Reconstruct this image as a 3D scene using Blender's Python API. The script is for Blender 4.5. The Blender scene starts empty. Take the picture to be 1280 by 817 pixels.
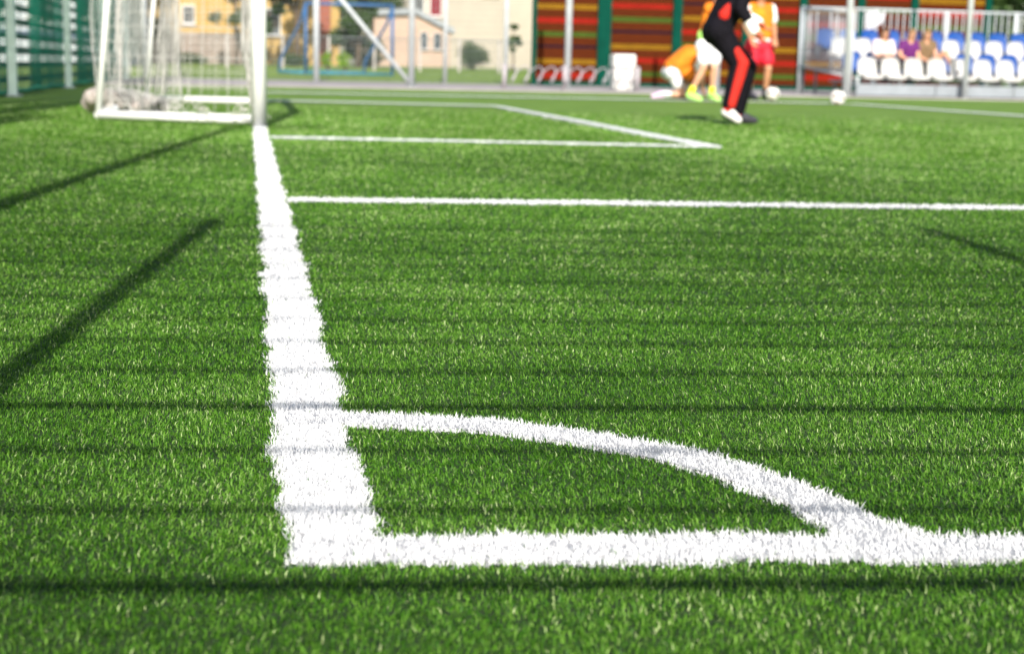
import bpy, bmesh, math, random
import numpy as np
from mathutils import Vector, Matrix, noise

random.seed(7)
RNG = np.random.default_rng(11)
scene = bpy.context.scene
COL = scene.collection

# ------------------------------------------------------------------ helpers
def link(o):
    COL.objects.link(o)
    return o

def tag(o, label=None, cat=None, group=None, kind=None):
    if label: o['label'] = label
    if cat: o['category'] = cat
    if group: o['group'] = group
    if kind: o['kind'] = kind
    return o

def empty(name, loc=(0, 0, 0), rz=0.0):
    o = bpy.data.objects.new(name, None)
    o.location = loc
    o.rotation_euler = (0, 0, rz)
    o.empty_display_size = 0.1
    return link(o)

def obj(name, bm, mats, parent=None, smooth=False, loc=None):
    me = bpy.data.meshes.new(name)
    bm.normal_update()
    bm.to_mesh(me)
    bm.free()
    if smooth:
        me.polygons.foreach_set('use_smooth', [True] * len(me.polygons))
    for m in (mats if isinstance(mats, (list, tuple)) else [mats]):
        me.materials.append(m)
    o = bpy.data.objects.new(name, me)
    if loc: o.location = loc
    link(o)
    if parent: o.parent = parent
    return o

def copy_tree(o, parent=None):
    c = o.copy()
    COL.objects.link(c)
    c.parent = parent
    for ch in list(o.children):
        copy_tree(ch, c)
    return c

def box(bm, x0, x1, y0, y1, z0, z1, mi=0, bev=0.0):
    vs = [bm.verts.new(p) for p in ((x0, y0, z0), (x1, y0, z0), (x1, y1, z0), (x0, y1, z0),
                                    (x0, y0, z1), (x1, y0, z1), (x1, y1, z1), (x0, y1, z1))]
    fs = []
    for q in ((3, 2, 1, 0), (4, 5, 6, 7), (0, 1, 5, 4), (1, 2, 6, 5), (2, 3, 7, 6), (3, 0, 4, 7)):
        f = bm.faces.new([vs[i] for i in q])
        f.material_index = mi
        fs.append(f)
    if bev > 0:
        es = list({e for f in fs for e in f.edges})
        r = bmesh.ops.bevel(bm, geom=es, offset=bev, segments=2, affect='EDGES', profile=0.5)
        for f in r['faces']:
            f.material_index = mi

def frame_axes(d):
    d = d.normalized()
    a = Vector((0, 0, 1)) if abs(d.z) < 0.9 else Vector((1, 0, 0))
    s = d.cross(a).normalized()
    return s, s.cross(d).normalized()

def tube(bm, pts, r, n=8, mi=0, caps=True):
    """a swept round tube; r is a number or one radius per point"""
    pts = [Vector(p) for p in pts]
    rs = r if isinstance(r, (list, tuple)) else [r] * len(pts)
    rings = []
    s0 = None
    for i, p in enumerate(pts):
        if i == 0: d = pts[1] - p
        elif i == len(pts) - 1: d = p - pts[i - 1]
        else: d = (pts[i + 1] - p).normalized() + (p - pts[i - 1]).normalized()
        d.normalize()
        if s0 is None:
            s, t = frame_axes(d)
        else:
            s = (s0 - d * s0.dot(d))
            s = s.normalized() if s.length > 1e-6 else frame_axes(d)[0]
            t = s.cross(d).normalized()
        s0 = s
        rings.append([bm.verts.new(p + rs[i] * (math.cos(2 * math.pi * k / n) * s + math.sin(2 * math.pi * k / n) * t)) for k in range(n)])
    for a, b in zip(rings, rings[1:]):
        for k in range(n):
            f = bm.faces.new((a[k], a[(k + 1) % n], b[(k + 1) % n], b[k]))
            f.material_index = mi
            f.smooth = True
    if caps:
        for ring in (rings[0][::-1], rings[-1]):
            f = bm.faces.new(ring)
            f.material_index = mi

def capsule(bm, p0, p1, r0, r1, n=12):
    p0, p1 = Vector(p0), Vector(p1)
    d = p1 - p0
    if d.length < 1e-5: d = Vector((0, 0, 1e-4))
    dn = d.normalized()
    pts, rs = [], []
    for a in (-85, -60, -30):
        pts.append(p0 + dn * r0 * math.sin(math.radians(a))); rs.append(r0 * math.cos(math.radians(a)))
    pts += [p0, p1]; rs += [r0, r1]
    for a in (30, 60, 85):
        pts.append(p1 + dn * r1 * math.sin(math.radians(a))); rs.append(r1 * math.cos(math.radians(a)))
    tube(bm, pts, rs, n)

def ellipsoid(bm, c, rx, ry, rz, rot=None, seg=14, rings=9):
    m = Matrix.Translation(Vector(c)) @ (rot.to_4x4() if rot else Matrix.Identity(4)) @ Matrix.Diagonal((rx, ry, rz, 1))
    bmesh.ops.create_uvsphere(bm, u_segments=seg, v_segments=rings, radius=1.0, matrix=m)

def remesh_to(name, bm, voxel, mat, parent, smooth_it=6):
    """fuse overlapping shells of bm into one continuous skin"""
    me = bpy.data.meshes.new(name + '_raw')
    bm.to_mesh(me); bm.free()
    o = bpy.data.objects.new(name + '_raw', me)
    link(o)
    m = o.modifiers.new('fuse', 'REMESH'); m.mode = 'VOXEL'; m.voxel_size = voxel
    s = o.modifiers.new('smooth', 'SMOOTH'); s.factor = 0.5; s.iterations = smooth_it
    dg = bpy.context.evaluated_depsgraph_get()
    out = bpy.data.meshes.new_from_object(o.evaluated_get(dg))
    bpy.data.objects.remove(o); bpy.data.meshes.remove(me)
    out.name = name
    out.polygons.foreach_set('use_smooth', [True] * len(out.polygons))
    out.materials.clear(); out.materials.append(mat)
    r = bpy.data.objects.new(name, out)
    link(r); r.parent = parent
    return r

# ------------------------------------------------------------------ materials
def mat(name, col, rough=0.6, var=0.15, scale=6.0, metal=0.0, spec=0.4, bump=0.0, detail=4.0, col2=None, coords='Object'):
    m = bpy.data.materials.new(name); m.use_nodes = True
    nt = m.node_tree; N = nt.nodes; L = nt.links
    b = N['Principled BSDF']
    b.inputs['Roughness'].default_value = rough
    b.inputs['Metallic'].default_value = metal
    b.inputs['Specular IOR Level'].default_value = spec
    tc = N.new('ShaderNodeTexCoord'); nz = N.new('ShaderNodeTexNoise')
    nz.inputs['Scale'].default_value = scale; nz.inputs['Detail'].default_value = detail
    L.new(tc.outputs[coords], nz.inputs['Vector'])
    rp = N.new('ShaderNodeValToRGB')
    c = Vector(col)
    lo = [max(0, v * (1 - var)) for v in c]; hi = [min(1, v * (1 + var)) for v in (Vector(col2) if col2 else c)]
    rp.color_ramp.elements[0].position = 0.3; rp.color_ramp.elements[0].color = (*lo, 1)
    rp.color_ramp.elements[1].position = 0.7; rp.color_ramp.elements[1].color = (*hi, 1)
    L.new(nz.outputs['Fac'], rp.inputs['Fac']); L.new(rp.outputs['Color'], b.inputs['Base Color'])
    if bump:
        bp = N.new('ShaderNodeBump'); bp.inputs['Strength'].default_value = bump; bp.inputs['Distance'].default_value = 0.02
        L.new(nz.outputs['Fac'], bp.inputs['Height']); L.new(bp.outputs['Normal'], b.inputs['Normal'])
    return m

def blade_mat(name, stops, rough, transl, spec=0.5):
    m = bpy.data.materials.new(name); m.use_nodes = True
    nt = m.node_tree; N = nt.nodes; L = nt.links
    b = N['Principled BSDF']; out = N['Material Output']
    b.inputs['Roughness'].default_value = rough
    b.inputs['Specular IOR Level'].default_value = spec
    at = N.new('ShaderNodeAttribute'); at.attribute_name = 'rnd'
    rp = N.new('ShaderNodeValToRGB')
    els = rp.color_ramp.elements
    while len(els) < len(stops): els.new(0.5)
    for e, (p, c) in zip(els, stops):
        e.position = p; e.color = (*c, 1)
    L.new(at.outputs['Fac'], rp.inputs['Fac']); L.new(rp.outputs['Color'], b.inputs['Base Color'])
    tr = N.new('ShaderNodeBsdfTranslucent'); L.new(rp.outputs['Color'], tr.inputs['Color'])
    mx = N.new('ShaderNodeMixShader'); mx.inputs['Fac'].default_value = transl
    L.new(b.outputs['BSDF'], mx.inputs[1]); L.new(tr.outputs['BSDF'], mx.inputs[2]); L.new(mx.outputs['Shader'], out.inputs['Surface'])
    return m

def net_mat(name, col, cell, cord, axes='YZ', extra=0.0):
    """a knotted net: cords on a square grid in object space, the holes are open"""
    m = bpy.data.materials.new(name); m.use_nodes = True
    nt = m.node_tree; N = nt.nodes; L = nt.links
    b = N['Principled BSDF']; out = N['Material Output']
    b.inputs['Base Color'].default_value = (*col, 1); b.inputs['Roughness'].default_value = 0.6
    uv = N.new('ShaderNodeUVMap'); uv.uv_map = 'net'
    sp = N.new('ShaderNodeSeparateXYZ'); L.new(uv.outputs['UV'], sp.inputs['Vector'])
    def line(sock):
        d = N.new('ShaderNodeMath'); d.operation = 'DIVIDE'; d.inputs[1].default_value = cell; L.new(sock, d.inputs[0])
        f = N.new('ShaderNodeMath'); f.operation = 'FRACT'; L.new(d.outputs[0], f.inputs[0])
        c = N.new('ShaderNodeMath'); c.operation = 'LESS_THAN'; c.inputs[1].default_value = cord / cell; L.new(f.outputs[0], c.inputs[0])
        return c.outputs[0]
    mxm = N.new('ShaderNodeMath'); mxm.operation = 'MAXIMUM'
    L.new(line(sp.outputs['X']), mxm.inputs[0]); L.new(line(sp.outputs['Y']), mxm.inputs[1])
    tr = N.new('ShaderNodeBsdfTransparent'); mx = N.new('ShaderNodeMixShader')
    L.new(mxm.outputs[0], mx.inputs['Fac']); L.new(tr.outputs[0], mx.inputs[1]); L.new(b.outputs[0], mx.inputs[2])
    L.new(mx.outputs[0], out.inputs['Surface'])
    return m

M = {}
M['galv'] = mat('galvanised_steel', (0.47, 0.50, 0.52), 0.45, 0.1, 9, 0.0, 0.5)
M['galv_dark'] = mat('weathered_steel', (0.17, 0.19, 0.20), 0.5, 0.15, 9)
M['rack_steel'] = mat('pinkish_grey_rack_steel', (0.34, 0.31, 0.33), 0.5, 0.12, 9)
M['mint'] = mat('pale_green_post_paint', (0.70, 0.84, 0.76), 0.45, 0.1, 5)
M['fence_bar'] = mat('dark_green_fence_wire', (0.012, 0.045, 0.04), 0.6, 0.2, 8)
M['white_paint'] = mat('white_gloss_paint', (0.82, 0.82, 0.82), 0.3, 0.04, 7, spec=0.5)
M['net_white'] = mat('white_net_cord', (0.58, 0.56, 0.53), 0.8, 0.12, 20)
M['blue_paint'] = mat('blue_frame_paint', (0.025, 0.10, 0.25), 0.45, 0.2, 4)
M['teal_paint'] = mat('teal_frame_paint', (0.025, 0.17, 0.24), 0.45, 0.2, 4)
M['wood'] = mat('red_brown_slat_stain', (0.082, 0.0155, 0.002), 0.7, 0.16, 9, detail=8, spec=0.08)
M['slat_red'] = mat('red_slat_paint', (0.25, 0.009, 0.003), 0.6, 0.15, 4, spec=0.1)
M['slat_yellow'] = mat('ochre_yellow_slat_paint', (0.20, 0.100, 0.004), 0.6, 0.15, 4, spec=0.1)
M['slat_green'] = mat('green_slat_paint', (0.045, 0.078, 0.008), 0.6, 0.15, 4, spec=0.1)
M['slat_navy'] = mat('navy_slat_paint', (0.012, 0.006, 0.016), 0.7, 0.15, 4, spec=0.05)
M['slat_back'] = mat('dark_gap_board', (0.035, 0.008, 0.004), 0.8, 0.2, 4)
M['green_post'] = mat('deep_green_post_paint', (0.001, 0.045, 0.029), 0.7, 0.15, 4, spec=0.05)
M['seat_white'] = mat('white_seat_plastic', (0.80, 0.79, 0.77), 0.4, 0.05, 5)
M['seat_blue'] = mat('blue_seat_plastic', (0.030, 0.135, 0.50), 0.4, 0.12, 5)
M['deck'] = mat('pale_grey_deck_metal', (0.225, 0.25, 0.275), 0.5, 0.1, 3)
M['plastic_white'] = mat('white_bin_plastic', (0.58, 0.57, 0.54), 0.5, 0.08, 6)
M['skin'] = mat('skin', (0.56, 0.30, 0.19), 0.5, 0.10, 14)
M['skin_tan'] = mat('tanned_skin', (0.45, 0.22, 0.12), 0.5, 0.10, 14)
M['black_cloth'] = mat('black_sport_fabric', (0.006, 0.005, 0.008), 0.85, 0.3, 12, bump=0.2, spec=0.12)
M['red_cloth'] = mat('red_sport_fabric', (0.50, 0.014, 0.006), 0.8, 0.15, 10, bump=0.2)
M['shorts_red'] = mat('crimson_shorts_fabric', (0.58, 0.010, 0.030), 0.7, 0.15, 10, bump=0.2)
M['orange_cloth'] = mat('orange_bib_fabric', (0.74, 0.15, 0.006), 0.8, 0.18, 7, bump=0.3, col2=(0.74, 0.22, 0.008))
M['white_cloth'] = mat('white_cotton', (0.74, 0.74, 0.78), 0.8, 0.06, 8, bump=0.2)
M['pink_cloth'] = mat('pale_pink_cotton', (0.60, 0.50, 0.52), 0.8, 0.08, 8)
M['purple_cloth'] = mat('purple_cotton', (0.10, 0.010, 0.115), 0.8, 0.2, 8)
M['tan_cloth'] = mat('brown_patterned_cotton', (0.16, 0.10, 0.05), 0.8, 0.5, 22)
M['dark_cloth'] = mat('dark_trouser_cotton', (0.014, 0.013, 0.018), 0.8, 0.3, 8)
M['neon'] = mat('neon_green_boot', (0.40, 0.74, 0.16), 0.45, 0.1, 8)
M['neon_yellow'] = mat('neon_yellow_sock', (0.78, 0.76, 0.02), 0.8, 0.1, 14)
M['glove_white'] = mat('white_glove_latex', (0.80, 0.78, 0.76), 0.7, 0.06, 14)
M['glove_red'] = mat('orange_red_glove_palm', (0.66, 0.16, 0.09), 0.7, 0.12, 14)
M['shoe_dark'] = mat('dark_boot_leather', (0.03, 0.03, 0.04), 0.5, 0.3, 14)
M['shoe_white'] = mat('white_boot_leather', (0.74, 0.72, 0.70), 0.45, 0.08, 14)
M['shoe_lilac'] = mat('lilac_boot_leather', (0.62, 0.42, 0.62), 0.45, 0.12, 14)
M['hair_brown'] = mat('brown_hair', (0.075, 0.034, 0.014), 0.6, 0.4, 40)
M['hair_dark'] = mat('dark_hair', (0.020, 0.012, 0.008), 0.6, 0.4, 40)
M['hair_blond'] = mat('dark_blond_hair', (0.20, 0.12, 0.05), 0.6, 0.35, 40)
M['lip'] = mat('lips', (0.42, 0.10, 0.09), 0.5, 0.1, 20)
M['eye'] = mat('dark_eye', (0.02, 0.015, 0.012), 0.2, 0.1, 20)
M['ball_white'] = mat('white_ball_panels', (0.74, 0.71, 0.68), 0.45, 0.08, 12)
M['ball_dark'] = mat('grey_brown_ball_panels', (0.22, 0.15, 0.13), 0.5, 0.2, 12)
M['yellow_wall'] = mat('yellow_render', (0.44, 0.29, 0.10), 0.9, 0.08, 1.2, bump=0.1)
M['pink_wall'] = mat('salmon_render', (0.42, 0.305, 0.24), 0.9, 0.06, 1.2, bump=0.1)
M['cream_wall'] = mat('cream_render', (0.37, 0.33, 0.27), 0.9, 0.06, 0.8, bump=0.1)
M['pale_wall'] = mat('pale_blue_grey_panel', (0.50, 0.53, 0.57), 0.8, 0.10, 0.8)
M['band_wall'] = mat('slate_blue_band', (0.10, 0.13, 0.20), 0.7, 0.15, 1.0)
M['brick_red'] = mat('red_brown_brick', (0.26, 0.085, 0.055), 0.9, 0.25, 5)
M['garden_wall'] = mat('greyish_pink_brick', (0.27, 0.215, 0.18), 0.9, 0.18, 4)
M['roof_grey'] = mat('grey_sheet_roof', (0.24, 0.26, 0.28), 0.6, 0.12, 2)
M['roof_red'] = mat('red_brown_roof_tile', (0.25, 0.07, 0.045), 0.8, 0.2, 3)
M['glass'] = mat('dark_window_glass', (0.07, 0.085, 0.10), 0.12, 0.3, 1.5, spec=0.6)
M['maroon'] = mat('maroon_blind', (0.16, 0.006, 0.016), 0.6, 0.1, 4)
M['frame_white'] = mat('white_window_frame', (0.78, 0.78, 0.76), 0.5, 0.05, 4)
M['concrete'] = mat('pale_concrete', (0.44, 0.40, 0.38), 0.85, 0.12, 3, bump=0.1)
M['bark'] = mat('tree_bark', (0.11, 0.075, 0.05), 0.9, 0.35, 12, bump=0.5)

def leafmat(name, dark, mid, light):
    return blade_mat(name, [(0.0, dark), (0.55, mid), (1.0, light)], 0.5, 0.25, 0.35)
M['leaf_dark'] = leafmat('dark_green_leaves', (0.018, 0.045, 0.012), (0.04, 0.085, 0.020), (0.09, 0.15, 0.035))
M['leaf_mid'] = leafmat('mid_green_leaves', (0.022, 0.05, 0.012), (0.042, 0.085, 0.020), (0.09, 0.14, 0.035))
M['leaf_lime'] = leafmat('lime_green_leaves', (0.12, 0.22, 0.012), (0.19, 0.33, 0.020), (0.27, 0.42, 0.04))

# ------------------------------------------------------------------ camera (fitted to the pitch lines)
CAMP = Vector((-0.0339, -1.4139, 0.478))
FW = Vector((0.16990682, 0.97097613, -0.16833607))
RT = Vector((0.98542951, -0.16875113, 0.02125435))
UP = Vector((0.00776944, 0.16949459, 0.98550049))
cam = bpy.data.cameras.new('camera')
camo = link(bpy.data.objects.new('camera', cam))
camo.matrix_world = Matrix(((RT.x, UP.x, -FW.x, CAMP.x), (RT.y, UP.y, -FW.y, CAMP.y), (RT.z, UP.z, -FW.z, CAMP.z), (0, 0, 0, 1)))
cam.sensor_width = 36.0
cam.lens = 36.0 * 1898.6 / 1280.0
cam.clip_start = 0.02
cam.clip_end = 3000
cam.dof.use_dof = True
cam.dof.focus_distance = 2.15
cam.dof.aperture_fstop = 6.1
scene.camera = camo

# ------------------------------------------------------------------ light
TAN = 0.62                                   # sun height: a thing 0.62 m tall throws a 1 m shadow
SHX = 0.11                                   # shadows drift this far to +X for each metre along +Y
sun_travel = Vector((SHX, 1.0, -TAN)).normalized()
sun = bpy.data.lights.new('sun', 'SUN')
sun.energy = 4.6; sun.angle = math.radians(0.5); sun.color = (1.0, 0.95, 0.87)
suno = link(bpy.data.objects.new('sun', sun))
suno.rotation_euler = sun_travel.to_track_quat('-Z', 'Y').to_euler()
suno.location = (0, -5, 20)
world = bpy.data.worlds.new('World'); scene.world = world; world.use_nodes = True
nt = world.node_tree
sky = nt.nodes.new('ShaderNodeTexSky'); sky.sky_type = 'NISHITA'; sky.sun_disc = False
sky.sun_elevation = math.asin(-sun_travel.z)
sky.sun_rotation = math.atan2(-sun_travel.x, -sun_travel.y)
sky.air_density = 1.2; sky.dust_density = 1.5
bg = nt.nodes['Background']; bg.inputs['Strength'].default_value = 0.10
nt.links.new(sky.outputs['Color'], bg.inputs['Color'])
scene.view_settings.view_transform = 'Standard'
scene.view_settings.look = 'None'
scene.view_settings.gamma = 1.0
scene.view_settings.exposure = 0.78
scene.cycles.transparent_max_bounces = 24
scene.cycles.max_bounces = 8

# ------------------------------------------------------------------ ground
def turf_material():
    m = bpy.data.materials.new('artificial_turf'); m.use_nodes = True
    nt = m.node_tree; N = nt.nodes; L = nt.links
    b = N['Principled BSDF']; b.inputs['Roughness'].default_value = 0.75; b.inputs['Specular IOR Level'].default_value = 0.2
    tc = N.new('ShaderNodeTexCoord')
    n1 = N.new('ShaderNodeTexNoise'); n1.inputs['Scale'].default_value = 60; n1.inputs['Detail'].default_value = 6; n1.inputs['Roughness'].default_value = 0.7
    n2 = N.new('ShaderNodeTexNoise'); n2.inputs['Scale'].default_value = 2.2; n2.inputs['Detail'].default_value = 5
    L.new(tc.outputs['Object'], n1.inputs['Vector']); L.new(tc.outputs['Object'], n2.inputs['Vector'])
    rp = N.new('ShaderNodeValToRGB')
    rp.color_ramp.elements[0].position = 0.33; rp.color_ramp.elements[0].color = (0.084, 0.160, 0.013, 1)
    rp.color_ramp.elements[1].position = 0.68; rp.color_ramp.elements[1].color = (0.166, 0.276, 0.042, 1)
    L.new(n1.outputs['Fac'], rp.inputs['Fac'])
    mr = N.new('ShaderNodeMapRange'); mr.inputs['From Min'].default_value = 0.3; mr.inputs['From Max'].default_value = 0.7
    mr.inputs['To Min'].default_value = 0.80; mr.inputs['To Max'].default_value = 1.18
    L.new(n2.outputs['Fac'], mr.inputs['Value'])
    mx = N.new('ShaderNodeVectorMath'); mx.operation = 'SCALE'
    L.new(rp.outputs['Color'], mx.inputs[0]); L.new(mr.outputs['Result'], mx.inputs['Scale'])
    L.new(mx.outputs['Vector'], b.inputs['Base Color'])
    bp = N.new('ShaderNodeBump'); bp.inputs['Strength'].default_value = 0.6; bp.inputs['Distance'].default_value = 0.02
    L.new(n1.outputs['Fac'], bp.inputs['Height']); L.new(bp.outputs['Normal'], b.inputs['Normal'])
    return m
M['turf'] = turf_material()
M['backing'] = mat('turf_infill', (0.014, 0.036, 0.003), 0.9, 0.35, 300, detail=6)
M['lawn'] = mat('rough_lawn', (0.085, 0.155, 0.012), 0.9, 0.3, 3, bump=0.3, detail=8, col2=(0.16, 0.235, 0.030))
M['paving'] = mat('pale_pinkish_grey_paving', (0.29, 0.265, 0.265), 0.9, 0.12, 2, detail=8)
M['far_ground'] = mat('far_field_ground', (0.06, 0.11, 0.03), 0.95, 0.3, 0.05)

def sheet(name, pts, z, m, kind='structure'):
    bm = bmesh.new()
    bm.faces.new([bm.verts.new((x, y, z)) for x, y in pts])
    return tag(obj(name, bm, m), kind=kind)

sheet('ground', [(-900, -900), (900, -900), (900, 1500), (-900, 1500)], -0.03, M['far_ground'])
TURF_END = 28.75
sheet('pitch', [(-2.95, -1.95), (60, -8.0), (60, TURF_END + 0.0), (-2.95, TURF_END)], 0.0, M['turf'])
# paving round the pitch with a real kerb edge
bm = bmesh.new()
box(bm, -2.95, 30, TURF_END + 0.12, 39.9, -0.02, 0.012)
box(bm, -2.95, 30, TURF_END, TURF_END + 0.115, -0.02, 0.035, bev=0.008)
tag(obj('pavement', bm, M['paving']), kind='structure')
# lawn rising gently behind the perimeter fence
def lawn_z(y):
    return 0.0 + 0.40 * min(1, max(0, (y - 41) / 36.0))
bm = bmesh.new()
ys = [39.92, 41, 45, 50, 55, 60, 65, 70, 77, 110, 160]
rows = [[bm.verts.new((x, y, lawn_z(y))) for x in (-60, -20, 0, 7.3, 20, 60)] for y in ys]
for a, b in zip(rows, rows[1:]):
    for k in range(len(a) - 1):
        bm.faces.new((a[k], a[k + 1], b[k + 1], b[k]))
tag(obj('lawn', bm, M['lawn']), kind='structure')
sheet('side_lawn', [(-60, -20), (-2.96, -20), (-2.96, 39.9), (-60, 39.9)], -0.012, M['lawn'])

# ------------------------------------------------------------------ pitch lines: where the turf fibre is white
TH = -0.105
tdir = np.array([math.cos(TH), math.sin(TH)]); tnor = np.array([-math.sin(TH), math.cos(TH)])
GW = 0.093
def wob(t, s):
    return 0.004 * np.sin(t * 9.1 + s) + 0.003 * np.sin(t * 23.7 + 2 * s) + 0.0025 * np.sin(t * 51.0 + 3 * s)

def seg_mask(P, a, b, w):
    a = np.array(a, float); b = np.array(b, float)
    L = np.linalg.norm(b - a); d = (b - a) / L; n = np.array([-d[1], d[0]])
    q = P - a; t = q @ d; s = q @ n
    return (t > -0.0) & (t < L) & (np.abs(s + wob(t, a[0] * 7)) < w / 2 + 0.6 * wob(t * 1.3, 4.0))

SEGS = {
    'goal_line': [((GW / 2 - 0.002, 0.0), (GW / 2, 21.8), GW)],
    'touch_line': [(tuple(np.array([0.0, 0.0]) + tnor * 0.044), tuple(tdir * 14 + tnor * 0.044), 0.088)],
    'penalty_area_line': [((0.1, 3.96), (9.56, 3.40), 0.15), ((9.5, 3.40), (9.45, 21.95), 0.28), ((0.1, 22.6), (9.45, 21.95), 0.60)],
    'goal_area_line': [((0.1, 8.45), (2.93, 7.98), 0.20), ((2.88, 7.98), (2.88, 16.7), 0.14), ((0.1, 17.6), (2.88, 16.7), 0.46)],
}
AR0, AR1 = 0.568, 0.646
def arc_mask(P):
    r = np.hypot(P[:, 0], P[:, 1]); a = np.arctan2(P[:, 1], P[:, 0])
    k = wob(a * 0.6, 1.0)
    ease = 0.045 * np.clip(1 - (a - TH - 0.10) / 0.16, 0, 1) ** 2
    return (r + k > AR0) & (r + k < AR1 + ease + 0.5 * wob(a, 3)) & (a > TH) & (a < math.pi / 2)

def line_masks(P):
    res = {}
    free = np.ones(len(P), bool)
    for nme, segs in SEGS.items():
        m = np.zeros(len(P), bool)
        for s in segs: m |= seg_mask(P, *s)
        m &= free; free &= ~m
        res[nme] = m
    m = arc_mask(P) & free; free &= ~m
    res['corner_arc'] = m
    return res, free

# blades of artificial grass: real tufts as far as single fibres can be seen, sparser and broader further out
fh = np.array([math.sin(0.1732), math.cos(0.1732)]); rh = np.array([fh[1], -fh[0]])
D0, D1, DN, N0 = 1.02, 17.5, 2.1, 120000
dens = lambda d: N0 * np.minimum(1, (DN / d) ** 2)
dd = np.linspace(D0, D1, 600)
half = lambda d: 0.355 * d + 0.32
wts = dens(dd) * 2 * half(dd)
cdf = np.concatenate([[0], np.cumsum((wts[1:] + wts[:-1]) / 2 * np.diff(dd))])
total = int(cdf[-1])
u = RNG.random(total) * cdf[-1]
D = np.interp(u, cdf, dd)
S = (RNG.random(total) * 2 - 1) * half(D)
PTS = np.array([CAMP.x, CAMP.y]) + D[:, None] * fh + S[:, None] * rh
fade = (D < 9.0) | (RNG.random(total) < (D1 - D) / (D1 - 9.0))
edge = (PTS[:, 0] > -2.75) & (PTS[:, 1] > -1.9) & fade
PTS, D = PTS[edge], D[edge]
# fibres stand in stitched tufts: pull roots together in loose groups
PTS = PTS + 0.0035 * np.c_[np.sin(PTS[:, 1] * 900 + PTS[:, 0] * 300), np.sin(PTS[:, 0] * 870 - PTS[:, 1] * 240)]
masks, free = line_masks(PTS + RNG.normal(0, 0.0035, PTS.shape))
free |= RNG.random(len(PTS)) < 0.02         # stray green fibres stand among the white ones

def blades(P, d, length, width, lean, white=False):
    n = len(P)
    lod = np.maximum(1.0, d / DN)
    L = length * RNG.uniform(0.65, 1.2, n) * (1 + 0.09 * (lod - 1))
    W = width * RNG.uniform(0.75, 1.25, n) * lod
    az = RNG.uniform(0, 2 * math.pi, n)
    # a slow drift of the nap over the surface
    nap = 1.4 * np.sin(P[:, 0] * 2.1 + 0.7) + 1.1 * np.sin(P[:, 1] * 1.7 + P[:, 0])
    pull = RNG.random(n) < 0.35
    az = np.where(pull, nap + RNG.normal(0, 0.6, n), az)
    l1 = np.clip(RNG.normal(lean, 0.30, n), 0.0, 1.25); l2 = np.clip(l1 + RNG.normal(0.85, 0.6, n), -0.6, 2.3)
    cu = RNG.normal(0, 0.7, n)                # fibres are crimped: the tip turns off to one side
    dirx, diry = np.cos(az), np.sin(az)
    tw = az + math.pi / 2 + RNG.normal(0, 0.5, n)
    wx, wy = np.cos(tw) * W / 2, np.sin(tw) * W / 2
    a, b = 0.55 * L, 0.45 * L
    mx = P[:, 0] + dirx * np.sin(l1) * a; my = P[:, 1] + diry * np.sin(l1) * a; mz = np.cos(l1) * a
    tx = mx + np.cos(az + cu) * np.sin(l2) * b; ty = my + np.sin(az + cu) * np.sin(l2) * b; tz = mz + np.cos(l2) * b
    V = np.empty((n, 5, 3), np.float32)
    z0 = np.full(n, -0.001)
    V[:, 0] = np.c_[P[:, 0] - wx, P[:, 1] - wy, z0]; V[:, 1] = np.c_[P[:, 0] + wx, P[:, 1] + wy, z0]
    V[:, 2] = np.c_[mx + wx * .9, my + wy * .9, mz]; V[:, 3] = np.c_[mx - wx * .9, my - wy * .9, mz]
    V[:, 4] = np.c_[tx, ty, tz]
    patch = 0.5 + 0.05 * np.sin(P[:, 0] * 7.3 + 2 * np.sin(P[:, 1] * 3.1)) + 0.045 * np.sin(P[:, 1] * 11.0 + P[:, 0] * 4)
    rnd = np.clip(RNG.normal(0, 0.24, n) + (0.62 if white else patch) + 0.20 * np.clip((d - 2.5) / 8, 0, 1), 0, 1).astype(np.float32)  # tone also lightens away from the camera: grazing glint and haze painted in
    return V, rnd

def blade_mesh(name, V, rnd, m, extra=None):
    n = len(V)
    me = bpy.data.meshes.new(name)
    verts = V.reshape(-1, 3)
    idx = np.arange(n, dtype=np.int32)[:, None] * 5
    loops = (idx + np.array([0, 1, 2, 3, 3, 2, 4], np.int32)).ravel()
    starts = (np.arange(n, dtype=np.int32)[:, None] * 7 + np.array([0, 4], np.int32)).ravel()
    r = np.repeat(rnd, 5)
    if extra is not None:                     # flat quads laid under the fibres
        q = np.asarray(extra, np.float32); k = len(q)
        base = len(verts)
        verts = np.concatenate([verts, q.reshape(-1, 3)])
        loops = np.concatenate([loops, base + np.arange(4 * k, dtype=np.int32)])
        starts = np.concatenate([starts, 7 * n + 4 * np.arange(k, dtype=np.int32)])
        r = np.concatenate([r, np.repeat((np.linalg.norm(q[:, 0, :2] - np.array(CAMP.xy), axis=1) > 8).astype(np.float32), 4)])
    me.vertices.add(len(verts)); me.vertices.foreach_set('co', np.ascontiguousarray(verts, np.float32).ravel())
    me.loops.add(len(loops)); me.loops.foreach_set('vertex_index', loops.astype(np.int32))
    me.polygons.add(len(starts)); me.polygons.foreach_set('loop_start', starts.astype(np.int32))
    me.update(calc_edges=True)
    at = me.attributes.new('rnd', 'FLOAT', 'POINT'); at.data.foreach_set('value', r.astype(np.float32))
    me.materials.append(m)
    return link(bpy.data.objects.new(name, me))

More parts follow.
